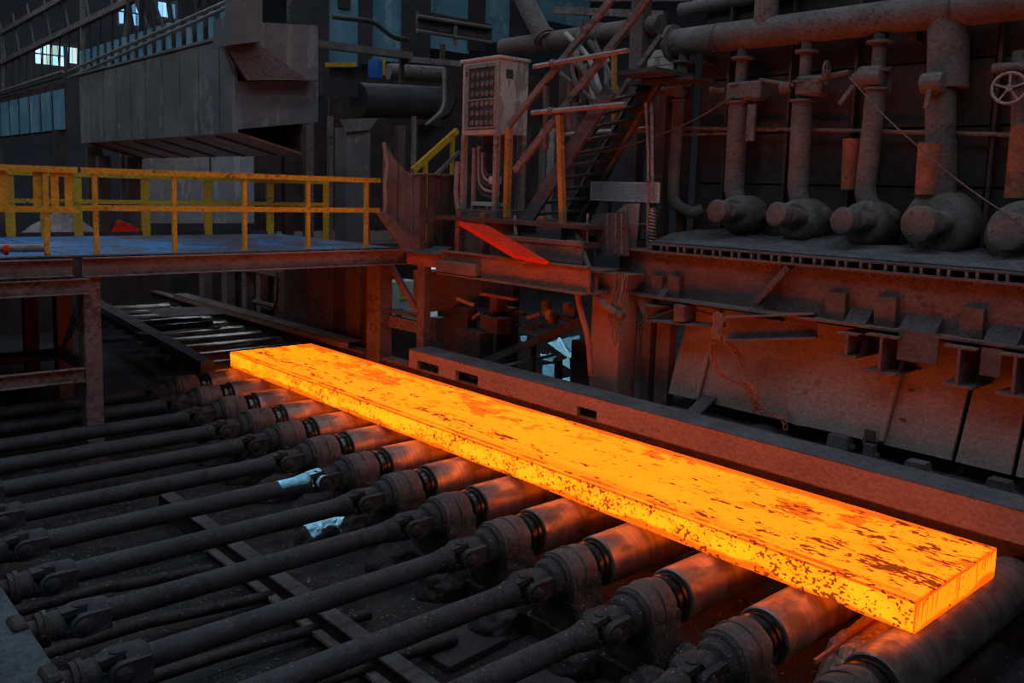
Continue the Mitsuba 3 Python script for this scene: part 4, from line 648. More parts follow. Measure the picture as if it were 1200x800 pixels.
put(k, 'landing', box(2.55, 4.4, 5.78, 7.52, 3.02, 3.10), 'rust_dark'); put(k, 'landing_edge', cat(box(2.50, 2.56, 5.70, 7.52, 3.06, 3.12), box(2.50, 2.56, 5.70, 7.52, 2.82, 2.86), box(2.53, 2.56, 5.70, 7.52, 2.84, 3.08)), 'rust_brown')
put(k, 'top_landing', box(2.9, 3.7, 4.9, R1[1]+.05, R1[2]-.03, R1[2]+.03), 'dark_iron'); put(k, 'lattice', bar(R0+[0, .0, -.5], R1+[0, .9, -1.6], .05, .08), 'dark_iron')
put(k, 'small_bar', bar((2.6, 7.1, 3.12), (2.7, 7.25, 3.4), .04, .05), 'beam_grey'); put(k, 'step_box', box(2.62, 2.9, 6.2, 6.7, 3.1, 3.3), 'dark_iron')
for i, (a, b, lab) in enumerate((((2.750, 6.986, 5.527), (2.750, 5.242, 5.584), 'pale scaffold tube crossing the stair handrails, upper one'), ((2.750, 6.992, 4.884), (2.750, 5.246, 4.912), 'pale scaffold tube crossing the stair handrails, lower one'))):
    t = thing('scaffold_tube', lab, 'tube'); put(t, 'tube', tube([a, b], .035, 12), 'pale_metal', smooth=40); put(t, 'clamp', lathe([(0, .055), (.07, .055)], np.array(a)*.8+np.array(b)*.2, np.array(b)-np.array(a), 10), 'beam_grey')
t = thing('scaffold_tube', 'pinkish short tube ends behind the stair at mid height', 'tube'); put(t, 'tube', tube([(3.900, 7.889, 4.641), (3.900, 5.766, 4.694)], .045, 12), 'pale_metal', smooth=40)
for i, (m, mt, lab) in enumerate(((stand(box(3.8, 3.95, 7.792, 7.930, 4.004, 4.769), 3.1), 'pale_metal', 'leftmost'), (stand(box(3.8, 3.95, 7.599, 7.753, 4.005, 4.762), 3.1), 'cabinet_grey', 'middle'), (stand(box(3.8, 3.95, 7.448, 7.562, 4.033, 4.757), 3.1), 'dust_grey', 'rightmost'))):
    single('upright_duct', f'{lab} of three pale upright ducts between the stringers of the stair', 'duct', m, mt)
t = thing('flue_pipe', 'dark slanting flue pipe at the top, left of the stair', 'pipe'); put(t, 'tube', tube([(4.600, 9.474, 7.366), (4.600, 9.099, 6.814), (4.600, 8.694, 6.315)], .17, 18, .3), 'pipe_dirt', smooth=40); put(t, 'collar', lathe([(0, .2), (.06, .2)], (4.600, 8.760, 6.393), np.array((4.600, 8.694, 6.315))-np.array((4.600, 9.099, 6.814)), 18), 'pipe_dirt', smooth=40)
t = thing('cross_pipe', 'dark horizontal pipe running behind the stair handrails', 'pipe'); put(t, 'tube', tube([(4.700, 9.906, 6.320), (4.700, 8.386, 6.310), (4.700, 6.307, 6.291)], .16, 18), 'pipe_dirt', smooth=40)
for q in ((4.700, 8.693, 6.314), (4.700, 7.517, 6.298)): put(t, 'band', torus(q, (0, 1, 0), .165, .02, 20, 6), 'beam_grey', smooth=40)
for i, (m, mt, lab) in enumerate(((stand(box(4.15, 4.35, 7.635, 7.885, 4.787, 5.858), 3.34), 'rust_dark', 'dark upright behind the stair near the upper scaffold tube'), (stand(box(4.5, 4.7, 6.505, 6.741, 5.285, 6.804), 0), 'rust_brown', 'brown upright at the head of the stair'), (stand(box(3.9, 4.05, 7.219, 7.478, 4.562, 5.148), 3.1), 'rust_brown', 'short rusty upright behind the lower scaffold tube'), (stand(box(3.9, 4.1, 8.434, 8.581, 3.538, 4.797), 3.34), 'rust_brown', 'rusty upright behind the cabinet legs'))):
    single('steel_upright', lab, 'post', m, mt)
t = thing('hose_tangle', 'tangle of dark hoses behind the stair', 'hoses'); r3 = np.random.default_rng(11)
for i in range(12):
    a = np.array((4.100, 7.396, 5.946)) + r3.normal(size=3)*[.1, .25, .25]; b = np.array((4.100, 6.911, 5.268)) + r3.normal(size=3)*[.1, .3, .2]; put(t, 'hose', tube([a, (a+b)/2 + r3.normal(size=3)*.2, b, b-[0, 0, .5]], .03+.02*r3.random(), 7, .25), 'pipe_dirt' if i % 3 else 'cabinet_grey', smooth=40)
t = thing('stacked_housing', 'pale grey stack of curved hood sheets left of the header pipe', 'hood')
for m in (box(4, 4.3, 5.504, 5.946, 5.704, 5.798), box(3.97, 4.27, 5.473, 5.930, 5.581, 5.687), box(3.94, 4.24, 5.440, 5.911, 5.388, 5.564)): put(t, 'sheet', m, 'cabinet_grey')
put(t, 'shelf', box(3.35, 3.8, 4.655, 5.757, 5.248, 5.292), 'dark_iron'); put(t, 'bracket', box(4.15, 4.25, 5.541, 5.693, 4.116, 5.362), 'rust_dark')
for i, (a, b) in enumerate((((650,12), (760,20)), ((690,5), (790,18)), ((680,26), (780,0)))): single('roof_bar', ['dark bar at the top edge, over the stair', 'higher dark bar at the top edge, left of the header pipe', 'slanting dark bar at the top edge over the stair'][i], 'bar', bar((5.2, (5.200, 9.129, 6.953)[1]-i*.8, (5.200, 9.129, 6.953)[2]+.1*i), (5.2, (5.200, 6.638, 6.556)[1]-i*.5, (5.200, 6.638, 6.556)[2]+.2*i), .12, .12), 'beam_grey')
# perforated band, blue grey sheet and the chain hoist spring
t = thing('perforated_band', 'pale perforated metal band right of the stair foot', 'band')
put(t, 'band', box(3.45, 3.48, 5.197, 6.453, 3.664, 3.937), 'pale_panel'); bb = box(3.45, 3.48, 5.197, 6.453, 3.664, 3.937)[0]; ya_, yb_, za_, zb_ = bb[:, 1].min(), bb[:, 1].max(), bb[:, 2].min(), bb[:, 2].max()
put(t, 'painted_hole', cat(*[lathe([(0, .006), (.002, .006)], (3.4485, ya_+.03+i*.028, za_+.03+j*.03), (-1, 0, 0), 6) for i in range(int((yb_-ya_-.05)/.028)) for j in range(int((zb_-za_-.03)/.03))]), 'rust_dark', kind='stuff')  # Dark discs laid on the band imitate the shade in its perforations.
for x in (.1, .9): put(t, 'stay', box(3.48, 3.56, ya_+.02+x*.8*(yb_-ya_), ya_+.08+x*.8*(yb_-ya_), 3.0, zb_), 'rust_dark')
t = thing('bent_sheet', 'blue grey bent sheet with curved top below the perforated band', 'sheet')
put(t, 'front', slab_xyz([(3.000, 5.982, 3.465), (3.000, 5.653, 3.513), (3.000, 5.351, 3.547), (3.000, 5.301, 2.947), (3.000, 5.854, 2.906)], (.03, 0, 0)), 'dust_grey'); put(t, 'tail', slab_xyz([(3.200, 5.692, 3.536), (3.200, 5.559, 3.633), (3.200, 5.320, 3.652), (3.200, 5.364, 2.913), (3.200, 5.499, 2.880)], (.03, 0, 0)), 'pale_metal', label='pale red lit curved tail')
for a, b in (((2.985, 5.685, 3.500), (2.985, 5.653, 2.944)), ((2.985, 5.531, 3.506), (2.985, 5.500, 2.956)), ((2.985, 5.426, 3.510), (2.985, 5.394, 2.963))): put(t, 'rib', bar(a, b, .02, .02), 'beam_grey')
t = thing('spring_rod', 'upright rod with a coiled spring left of the furnace wall', 'rod')
put(t, 'rod', tube([(3.300, 5.367, 4.988), (3.300, 5.281, 4.312), (3.300, 5.211, 2.945)], .02, 8), 'pale_metal', smooth=40); put(t, 'tube', tube([(3.300, 5.265, 4.983), (3.300, 5.168, 3.657)], .022, 8), 'pale_metal', smooth=40)
c = np.array((3.300, 5.163, 3.589)); c2 = np.array((3.300, 5.138, 2.951)); th = np.linspace(0, 14*2*np.pi, 200); put(t, 'coil', tube(c + (c2-c)*(th/th[-1])[:, None] + .045*np.stack([np.cos(th), np.sin(th), th*0], 1), .012, 6), 'pale_metal', smooth=40)
t = thing('flexible_hose', 'thick grey hose hanging in a long curve beside the furnace corner', 'hose')
put(t, 'hose', tube([(2.750, 6.008, 3.253), (2.700, 5.884, 3.028), (2.650, 5.661, 2.723), (2.620, 5.524, 2.428), (2.650, 5.314, 2.279), (2.700, 5.145, 2.205)], .045, 12, .3), 'pipe_dirt', smooth=40); put(t, 'hose', tube([(2.500, 5.742, 2.469), (2.520, 5.667, 2.188), (2.550, 5.536, 1.856), (2.600, 5.507, 1.331)], .04, 12, .4), 'rust_bright', smooth=40); put(t, 'ferrule', lathe([(0, .055), (.1, .06), (.12, .05)], (2.680, 5.187, 2.213), (.1, -.6, -.2), 12), 'housing_rust', smooth=40)
put(t, 'thin_line', tube([(2.800, 5.876, 3.492), (2.800, 5.870, 3.086), (2.800, 5.892, 2.909)], .018, 7), 'pale_metal', smooth=40)
t = thing('cable_bundle', 'bundle of thin rusty wires hanging in front of the corner column', 'cables')
for i in range(9):
    a = np.array((2.720, 5.254, 2.756)) - [0, .025*i, 0]; put(t, 'wire', tube([a, a + [0, .03*r3.normal(), -.25], a + [0, .1+.08*r3.normal(), -.55-.1*r3.random()], a + [0, .02*r3.normal(), -.75 - .25*r3.random()]], .010, 5, .2), 'pipe_dirt', smooth=40)
# ------------------------------------------------------------------ corner columns
k = thing('corner_column', 'thick column at the furnace corner, its left face lit orange', 'column')
put(k, 'shaft', box(2.80, 3.14, 5.22, 5.72, 0, 2.50), 'guard_rust'); put(k, 'base', box(2.75, 3.2, 5.17, 5.77, 0, .05), 'rust_dark'); put(k, 'head', hull([(2.7, 5.1, 2.72), (3.2, 5.1, 2.72), (3.2, 6.0, 2.72), (2.7, 6.0, 2.72), (2.8, 5.2, 2.5), (3.14, 5.2, 2.5), (3.14, 5.75, 2.5), (2.8, 5.75, 2.5)]), 'rust_brown')
put(k, 'bracket', cat(box(2.56, 3.1, 5.45, 6.1, 2.72, 2.76), box(2.60, 2.66, 5.5, 6.0, 2.46, 2.72), box(2.56, 3.1, 5.4, 6.15, 2.44, 2.48)), 'rust_brown'); put(k, 'stump', cbox(2.52, 2.75, 5.82, 6.08, 2.76, 3.12, .01), 'rust_brown')
for i, (a, b, lab) in enumerate(((4.98, 5.12, 'left one of two slim rusty posts right of the corner column'), (4.66, 4.88, 'right one of two slim rusty posts right of the corner column'))):
    single('slim_post', lab, 'post', box(3.16, 3.30, a, b, 0, 2.2), 'rust_brown')
single('wire_mesh_roll', 'crumpled wire netting stuffed beside the corner column', 'wire netting', cat(*[tube([np.array((3.1+.1*r3.random(), 5.12+.08*r3.random(), 1.2+.9*r3.random())) for _ in range(4)], .006, 5, .1) for i in range(26)]), 'pipe_dirt', smooth=40, kind='stuff')
# wreckage in front of the plates that the added roof gap lights
t = thing('beam_cross', 'dark beams crossing the bright opening beneath the charging beam', 'frame')
put(t, 'beam', bar((3.100, 8.366, 0.987), (3.400, 6.439, 1.878), .08, .11), 'dust_grey'); put(t, 'beam', bar((3.000, 8.116, 0.928), (3.600, 7.221, 1.231), .04, .04), 'pale_metal')
for m in (box(3.6, 3.75, 6.481, 6.855, 0.608, 1.527), box(3.3, 3.36, 7.384, 7.442, 0.772, 1.419), box(3.2, 3.25, 7.889, 7.930, 0.761, 1.134), box(3.8, 3.9, 7.330, 7.407, 0.716, 1.102)): put(t, 'upright', m, 'rust_dark')
put(t, 'strut', bar((5.200, 8.729, 1.137), (5.200, 8.430, 0.807), .04, .04), 'pale_metal')
single('low_wall', 'low dark plate wall behind the sunlit plates under the furnace beam', 'wall', box(6.7, 6.76, 9.018, 12.810, -0.286, 0.736), 'rust_dark')
t = thing('sunlit_plates', 'pale broken plates standing in daylight beyond the opening under the furnace beam', 'scrap plates')
for i, q in enumerate(([(5.420, 9.237, 0.945), (5.420, 8.991, 1.046), (5.420, 8.560, 0.825), (5.420, 8.665, 0.745)], [(5.420, 8.946, 1.053), (5.420, 8.409, 1.226), (5.420, 8.392, 0.915), (5.420, 8.561, 0.857)], [(5.420, 8.926, 0.638), (5.420, 8.645, 0.780), (5.420, 8.633, 0.559)], [(5.420, 9.019, 0.248), (5.420, 8.626, 0.416), (5.420, 8.615, 0.210), (5.420, 8.792, 0.209)], [(5.420, 8.106, 0.681), (5.420, 7.964, 0.736), (5.420, 7.935, 0.215), (5.420, 8.141, 0.175)], [(5.420, 9.434, 0.701), (5.420, 9.042, 0.715), (5.420, 9.083, 0.611), (5.420, 9.406, 0.607)], [(5.420, 10.049, 0.958), (5.420, 9.807, 1.010), (5.420, 9.825, 0.890), (5.420, 9.971, 0.868)], [(5.420, 9.354, 0.500), (5.420, 9.036, 0.587), (5.420, 9.022, 0.296), (5.420, 9.344, 0.287)])): put(t, 'plate', slab_xyz(q, (.04, 0, 0)), 'dust_grey' if i in (1, 5, 6, 7) else 'pale_metal')
for y in (8.5, 9.2): put(t, 'stand', bar((5.46, y, .02), (5.46, y, .75), .04, .03), 'rust_dark')
t = thing('scrap_machine', 'heap of rusty machine parts in the dark under the deep box beam', 'machine parts')
put(t, 'block', cbox(*(3.4, 3.66, 8.409, 8.604, 1.750, 2.033), .02), 'rust_brown')
for m, mt in ((box(3.3, 3.5, 9.022, 9.685, 0.714, 1.753), 'rust_brown'), (box(3, 3.3, 8.343, 8.942, 1.011, 1.464), 'rust_dark'), (box(3.6, 3.8, 8.298, 8.620, 0.978, 1.839), 'rust_brown'), (box(3.4, 3.6, 10.044, 10.223, 1.036, 1.469), 'beam_grey'), (box(2.66, 2.76, 7.178, 7.965, 2.154, 2.193), 'rust_bright'), (box(3.2, 3.5, 8.145, 8.573, 1.459, 1.711), 'rust_brown')): put(t, 'block', m, mt)
for i in range(14):
    a = np.array((3.500, 8.134, 1.718)) + r3.normal(size=3)*[.2, .5, .12]; b = a + r3.normal(size=3)*[.2, .4, .12]; put(t, 'bar', bar(a, b, .05+.05*r3.random(), .05), 'rust_brown' if i % 3 else 'pale_metal')
for i in range(7):
    a = np.array((3.600, 7.445, 1.880)) - [0, .04*i, 0] + r3.normal(size=3)*[.1, .12, .07]; put(t, 'valve', lumpy(fine(cbox(a[0], a[0]+.12, a[1]-.07, a[1]+.07, a[2]-.08, a[2]+.09, .02), .04), .02, 9, i), 'cabinet_grey' if i % 2 else 'beam_grey', smooth=40)
put(t, 'base', box(2.9, 4.6, 6.9, 9.2, 0, .45), 'rust_dark')
# ------------------------------------------------------------------ furnace side: girder, ledge, panels
k = thing('furnace_girder', 'long riveted rust brown girder running along the furnace side', 'girder')
put(k, 'web', box(3.18, 3.22, -3.0, 5.60, 2.46, 3.02), 'rust_brown'); put(k, 'bottom_flange', box(2.96, 3.34, -3.0, 5.62, 2.435, 2.462), 'rust_brown'); put(k, 'top_flange', box(3.04, 3.36, -3.0, 5.66, 3.02, 3.045), 'rust_brown')
put(k, 'upper_plate', box(3.08, 3.60, -3.0, 5.05, 3.115, 3.135), 'dust_grey'); put(k, 'slot_shade_sheet', box(3.40, 3.42, -3.0, 5.0, 3.045, 3.115), 'rust_dark')  # Dark sheet added behind the slots to keep them looking shaded.
ys = [4.98]; j = 0
while ys[-1] > -1.0: ys.append(ys[-1] - (.10 if j % 2 else .17)); j += 1
for j, y in enumerate(ys): put(k, 'spacer', box(3.07, 3.30, y-.014, y+.014, 3.045, 3.115), 'pipe_dirt')
riv = lambda y, z, x=3.18: lathe([(0, .013), (.008, .011), (.013, .005)], (x, y, z), (-1, 0, 0), 6, True)
put(k, 'rivet', cat(*[riv(y, z) for y in (5.5, 5.35, 4.75, 4.6, 3.3, 3.15, 1.75, .2, .05) for z in np.linspace(2.50, 2.96, 8)] + [riv(y, 2.975) for y in np.arange(-1.5, 5.5, .14)]), 'pipe_dirt', kind='stuff')
for y in (4.72, 3.9, 3.08, 2.44, 2.0, 1.4, .7, .1): put(k, 'hanger_bolt', lathe([(0, .018), (.03, .018), (.031, .010), (.055, .010)], (3.10, y, 3.02), (0, 0, -1), 6), 'pipe_dirt')
for ya_, yb_, z1 in ((4.78, 4.95, 2.66), (4.50, 4.68, 2.68), (2.26, 2.49, 2.70), (1.70, 1.93, 2.71), (.84, 1.06, 2.70), (.2, .44, 2.7)): put(k, 'stiffener_box', cbox(3.09, 3.185, ya_, yb_, 2.46, z1+.06, .006), 'housing_rust')
for ya_, yb_ in ((4.68, 4.78), (1.98, 2.22), (1.25, 1.62), (.5, .8)): put(k, 'gusset', hull([(3.0, ya_, 2.46), (3.18, ya_, 2.43), (3.18, yb_, 2.43), (3.0, yb_, 2.46), (3.18, ya_, 2.62), (3.18, yb_, 2.62)]), 'dust_grey')
put(k, 'diagonal_brace', extr(csec(.14, .07, .012, 1), (3.060, 3.311, 2.509), (3.100, 2.935, 2.974), (1, 0, .2)), 'dust_grey'); put(k, 'shelf_angle', box(2.90, 3.18, 3.0, 4.4, 2.44, 2.455), 'dust_grey')
for i, (y, zc, h, w, x0, lab) in enumerate(((2.10, 2.24, .26, .22, 2.88, 'short cut beam end under the furnace girder, left of the long stub'), (1.72, 2.20, .40, .34, 2.86, 'deep beam end with a grey web under the middle of the furnace girder'), (.95, 2.20, .40, .30, 2.86, 'deep beam end under the right part of the furnace girder'), (.45, 2.20, .40, .30, 2.86, 'beam end at the right edge under the furnace girder'), (-.5, 2.2, .4, .3, 2.86, 'beam end beyond the right edge under the furnace girder'))):
    t = thing('beam_stub', lab, 'beam'); put(t, 'beam', extr(isec(h, w, .022, .03), (x0, y, zc), (4.3, y, zc)), 'rust_brown')
    put(t, 'end_plate', hull([(x0+.06, y-.02-w*.45, zc-h/2+.03), (x0+.30, y-.02-w*.3, zc-h/2+.03), (x0+.30, y-.02-w*.3, zc+h/2-.06), (x0+.10, y-.02-w*.45, zc-h/2+.16)]), 'dust_grey')
    if i in (1, 2): put(t, 'side_plate', (box(2.96, 2.98, 1.186, 1.592, 2.159, 2.479), box(2.96, 2.98, 0.599, 0.786, 2.142, 2.411))[i-1], 'dust_grey')
t = thing('beam_stub', 'grey channel beam jutting out above the chain under the girder', 'beam'); put(t, 'beam', extr(csec(.29, .16, .018, 1), (2.820, 3.566, 2.229), (3.160, 2.604, 2.371)), 'rust_brown'); put(t, 'rib', bar((3.020, 3.230, 2.380), (3.020, 3.212, 2.139), .03, .12), 'beam_grey'); put(t, 'dust', box(*(2.900, 3.534, 2.360)[:1], *(3.300, 3.800, 2.297)[:1], *sorted(((3.100, 2.926, 2.433)[1], (3.100, 3.430, 2.359)[1])), 2.38, 2.395), 'dust_grey')
t = thing('beam_stub', 'rusty I beam piece with a tapered plate under the left end of the furnace girder', 'beam'); put(t, 'beam', extr(isec(.22, .20, .02, .02), (2.880, 4.851, 2.240), (3.300, 4.581, 2.243)), 'rust_brown'); put(t, 'taper_plate', slab_xyz([(2.860, 4.856, 2.140), (2.860, 4.242, 2.166), (2.950, 3.861, 2.189), (3.100, 3.639, 2.280), (3.100, 4.437, 2.352)], (0, 0, .02)), 'dust_grey'); put(t, 'lug', cbox(*(2.84, 3.1, 4.211, 4.381, 2.205, 2.418), .01), 'housing_rust'); put(t, 'gusset', slab_xyz([(3.000, 5.183, 2.466), (3.000, 4.849, 2.467), (2.950, 4.900, 2.104)], (.03, 0, 0)), 'rust_brown'); put(t, 'hook_plate', box(2.84, 2.87, 3.652, 3.773, 2.064, 2.382), 'rust_brown')
def ledge(X, Y):
    t = np.clip((X-3.3)/.9, 0, 1); return 3.15 + .13*t + (.06+.05*t)*(meshkit.fbm(np.stack([X*2.2, Y*1.8, X*0], -1), 4, 21)-.35)*2*np.clip((X-3.25)*6, 0, 1) + .012*meshkit.fbm(np.stack([X*14, Y*14, X*0], -1), 2, 4), 3.137
single('dust_ledge', 'blue grey heaped dust covering the top of the furnace girder below the pipes', 'dust', patch(3.22, 4.19, -3.0, 5.1, 50, 260, ledge), 'dust_grey', smooth=40, kind='stuff')
# leaning shield panels
XB, XT = 3.10, 3.40
EDG = [((3.100, 4.599, 1.262)[1], (3.350, 4.607, 2.054)[1]), ((3.100, 4.096, 1.236)[1], (3.350, 4.093, 2.003)[1]), ((3.100, 1.715, 1.253)[1], (3.350, 1.672, 2.000)[1]), ((3.100, 1.014, 1.170)[1], (3.350, 0.994, 1.985)[1]), ((3.100, 0.431, 1.177)[1], (3.350, 0.433, 1.936)[1]), (-1.2, -1.2)]
LABP = ['narrow rusty shield panel at the left, next to the slim posts', 'widest rusty shield panel, behind the hanging chain', 'rusty shield panel with a round edge bar, right of the widest panel', 'rusty shield panel right of the dark open gap', 'rusty shield panel at the right edge of the photograph']
for i in range(5):
    (b0, t0), (b1, t1) = EDG[i], EDG[i+1]; g = .035 if i == 3 else .008
    def at(y0, y1, z):
        u = (z-1.20)/(2.07-1.20); return (XB+(XT-XB)*u, y0+(y1-y0)*u, z)
    t = thing('shield_panel', LABP[i], 'panel')
    m = fine(slab_xyz([at(b0-g, t0-g, 1.20), at(b1+g, t1+g, 1.20), at(b1+g, t1+g, 2.34), at(b0-g, t0-g, 2.34)], (.05, 0, -.01)), .07)
    v = m[0].copy(); v[:, 0] += .05*(meshkit.fbm(v*1.1, 2, 30+i)-.5)
    if i == 1: v[:, 0] -= .09*np.exp(-(((v[:, 1]-(3.150, 2.872, 1.482)[1]-.5*(v[:, 2]-1.5))/.09)**2)) * np.exp(-(((v[:, 2]-1.42)/.25)**2))
    put(t, 'sheet', (v, m[1]), 'panel_rust', smooth=40)
    if i in (0, 2): yb_, yt_ = (b1, t1) if i == 0 else (b0, t0); put(t, 'edge_bar', tube([at(yb_+.02, yt_+.02, 1.24), at(yb_+.02, yt_+.02, 2.3)] - np.array([.04, 0, 0]), .035, 10), 'panel_rust', smooth=40)
    if i == 2:
        for z in (1.5, 1.8, 2.02): put(t, 'slit', bar(np.array(at(b0-.10, t0-.10, z))-[.03, 0, 0], np.array(at(b0-.17, t0-.17, z))-[.03, 0, 0], .02, .012), 'rust_dark')
    for q in (.3, .7): put(t, 'back_bar', bar(np.array(at(b0*(1-q)+b1*q, t0*(1-q)+t1*q, 1.3))+[.09, 0, 0], np.array(at(b0*(1-q)+b1*q, t0*(1-q)+t1*q, 2.3))+[.09, 0, 0], .05, .05), 'rust_dark')
struct('wall_right', box(4.4, 4.7, -3.0, 5.3, 0, 9.0), 'rust_dark', label='dark furnace wall behind the pipes')
struct('trim_1', cat(box(2.52, 4.4, -3.0, 5.2, 0, .86)), 'dust_grey', label='dusty plinth between the guard plate and the shield panels')
def sill(X, Y): return .92 + .20*np.clip((X-2.52)/.5, 0, 1)*meshkit.fbm(np.stack([X*2.5, Y*2.2, X*0], -1), 4, 9) + .16*np.clip(1-np.abs(X-2.5)/.2, 0, 1), .84
single('sill_dust', 'grey dust and grit piled between the guard plate and the shield panels', 'dust', patch(2.53, 3.7, -2.8, 5.1, 50, 220, sill), 'dust_grey', smooth=40, kind='stuff')
for i, (cx, cy, cz, s, lab) in enumerate(((3.031, 2.161, 1.140, .20, 'larger grey clamp block on the dusty sill under the widest panel'), (2.954, 1.784, 1.140, .10, 'small grey bolt block right of the larger clamp block'), (2.766, 1.208, 1.140, .19, 'grey clamp block on the dusty sill under the round edge bar'), (2.829, 0.462, 1.140, .18, 'grey clamp block on the dusty sill near the right edge'))):
    c = np.array((cx, cy, cz)); t = thing('clamp_block', lab, 'block'); put(t, 'body', lumpy(fine(hull([c+[a*s*.6, b*s*.8, h] for a in (-1, 1) for b in (-1, 1) for h in (-.28,)] + [c+[a*s*.4, b*s*.5, .07] for a in (-1, 1) for b in (-1, 1)]), .05), .012, 8, i), 'dust_grey', smooth=40); put(t, 'bolt', lathe([(0, .03), (.05, .03), (.051, .018), (.09, .018)], c+[.02, -s*.7, -.03], (-1, -.3, 0), 6), 'housing_rust')
t = thing('sill_bar', 'grey flat bar leaning across the dusty sill left of the chain', 'bar'); put(t, 'bar', bar((2.600, 3.826, 1.159), (3.100, 3.943, 1.277), .18, .03), 'dust_grey')
t = thing('slotted_bracket', 'small dark bracket hanging at the lower edge of the widest panel', 'bracket'); put(t, 'plate', box(3.02, 3.05, 1.782, 1.893, 1.220, 1.340), 'rust_dark'); put(t, 'tongue', box(3, 3.03, 1.861, 1.898, 1.175, 1.259), 'housing_rust')
# chain
def chain(pts, link, parent):
    p = curve(pts, .15, 8); s = np.concatenate([[0], np.cumsum(np.linalg.norm(np.diff(p, axis=0), axis=1))]); n = int(s[-1]/(link*.74)); q = np.stack([np.interp(np.linspace(0, s[-1], n+1), s, p[:, a]) for a in range(3)], 1)
    for i in range(n):
        c, d = (q[i]+q[i+1])/2, q[i+1]-q[i]; d = d/np.linalg.norm(d); side = np.cross(d, [1, 0, .2]); side /= np.linalg.norm(side); other = np.cross(d, side); a = side if i % 2 else other; a = a*.9 + (other if i % 2 else side)*.4; a /= np.linalg.norm(a)
        b = np.cross(a, d); th = np.arange(12)*2*np.pi/12; ring = c + np.cos(th)[:, None]*d*link*.40 + np.sin(th)[:, None]*b*link*.26
        m = tube(np.vstack([ring, ring[:1], ring[1:2]]), link*.13, 6); put(parent, 'link', m, 'rust_bright', smooth=50)
t = thing('chain', 'rusty chain hanging from the beam stub in two strands, its end draped on the panel', 'chain')
chain([(2.860, 3.748, 2.367), (2.860, 3.776, 2.051), (2.860, 3.781, 1.777), (2.860, 3.598, 1.609), (2.860, 3.380, 1.577), (2.860, 3.288, 1.594), (2.860, 3.185, 1.450), (2.900, 3.110, 1.317), (2.940, 2.996, 1.274), (2.970, 2.849, 1.281), (2.960, 2.794, 1.214), (2.960, 2.788, 1.135)], .095, t)
chain([(2.860, 3.607, 2.076), (2.860, 3.505, 1.988), (2.860, 3.405, 1.922), (2.860, 3.350, 1.808), (2.810, 3.261, 1.666), (2.820, 3.148, 1.605), (2.830, 3.098, 1.451), (2.840, 3.139, 1.299)], .095, t)
put(t, 'shackle', torus((2.860, 3.733, 2.328), (1, 0, 0), .06, .016, 18, 6), 'rust_brown', smooth=40); put(t, 'wire_tie', cat(*[tube([np.array((2.830, 3.629, 2.343))-[0, .01*i, 0], np.array((2.810, 3.626, 2.160))+[0, .02*i, 0], np.array((2.830, 3.558, 2.024))-[0, .03*i, 0]], .006, 5) for i in range(4)]), 'pipe_dirt', smooth=40)
# ------------------------------------------------------------------ furnace wall plates and pipes
k = thing('furnace_wall', 'dark brown furnace wall of bolted plates between the burner pipes', 'wall')
YW = [5.25, 4.75, 3.82, 2.95, 2.05, 1.35, .55, -.6, -1.8]; ZW = [3.2, 3.95, 4.62, 5.35, 6.3, 7.4]
for a, b in zip(YW, YW[1:]):
    for j, (c, d) in enumerate(zip(ZW, ZW[1:])): put(k, 'plate', box(4.30 + .025*(j % 2), 4.40, b+.05, a-.05, c+.01, d-.015), 'wall_plate')
for y in YW[1:-1]: put(k, 'upright_rib', box(4.20, 4.40, y-.05, y-.01, 3.2, 7.4), 'rust_dark')
t = thing('header_pipe', 'large rusty header pipe running along the top right of the photograph', 'pipe')
h0, h1 = (4.0, 5.50, 5.86), (4.0, -2.5, 5.80)
put(t, 'tube', tube([h0, h1], .185, 24), 'pipe_dirt', smooth=40); put(t, 'end_flange', lathe([(0, .16), (.02, .25), (.07, .25), (.08, .2)], (4.0, 5.55, 5.86), (0, -1, 0), 24), 'pipe_dirt', smooth=35)
for y in (4.75, 1.75): put(t, 'band', torus((4.0, y, 5.84), (0, 1, 0), .19, .018, 24, 6), 'rust_brown', smooth=40)
put(t, 'feeder', tube([(3.98, 4.05, 5.9), (3.98, 4.05, 6.5), (3.98, 3.2, 7.0)], .15, 16, .3), 'pipe_dirt', smooth=40); put(t, 'ribbed_sleeve', cat(*[torus((3.95, 1.55-.09*i, 5.99), (0, 1, 0), .09, .03, 18, 6) for i in range(9)]), 'beam_grey', smooth=40)
for y in (5.0, 2.2, -1.0): put(t, 'bracket', box(4.05, 4.29, y-.04, y+.04, 5.56, 5.66), 'rust_dark')
t = thing('upper_pipe', 'dark pipe lying above and behind the header pipe', 'pipe'); put(t, 'tube', tube([(4.25, 5.6, 6.35), (4.25, 3.4, 6.4), (4.25, -2, 6.3)], .10, 16), 'pipe_dirt', smooth=40); put(t, 'flange', lathe([(0, .13), (.06, .13)], (4.25, 4.2, 6.38), (0, 1, 0), 20), 'pipe_dirt')
def flange(c, r, h=.035): return lathe([(0, r*.8), (.004, r), (h-.004, r), (h, r*.8)], np.asarray(c, float)-[0, 0, h/2], (0, 0, 1), 18)
def handwheel(c, axis, R):
    d, s, u = frame(axis); c = np.asarray(c, float); m = [torus(c, axis, R, R*.11, 28, 8), lathe([(-.03, R*.22), (.03, R*.22)], c, axis, 12)]
    for i in range(5): a = 2*math.pi*i/5+.3; m.append(bar(c, c+(math.cos(a)*s+math.sin(a)*u)*R, R*.13, R*.13, axis))
    return cat(*m)
BAY = ['first burner pipe from the left, thin, under the end of the header pipe', 'second burner pipe from the left, with a square valve and thick lower pipe', 'third burner pipe from the left, with a long spindle valve', 'fourth burner pipe from the left, beside a short orange sleeve', 'fifth burner pipe, by far the thickest', 'sixth burner pipe at the right edge, with a spoked handwheel']
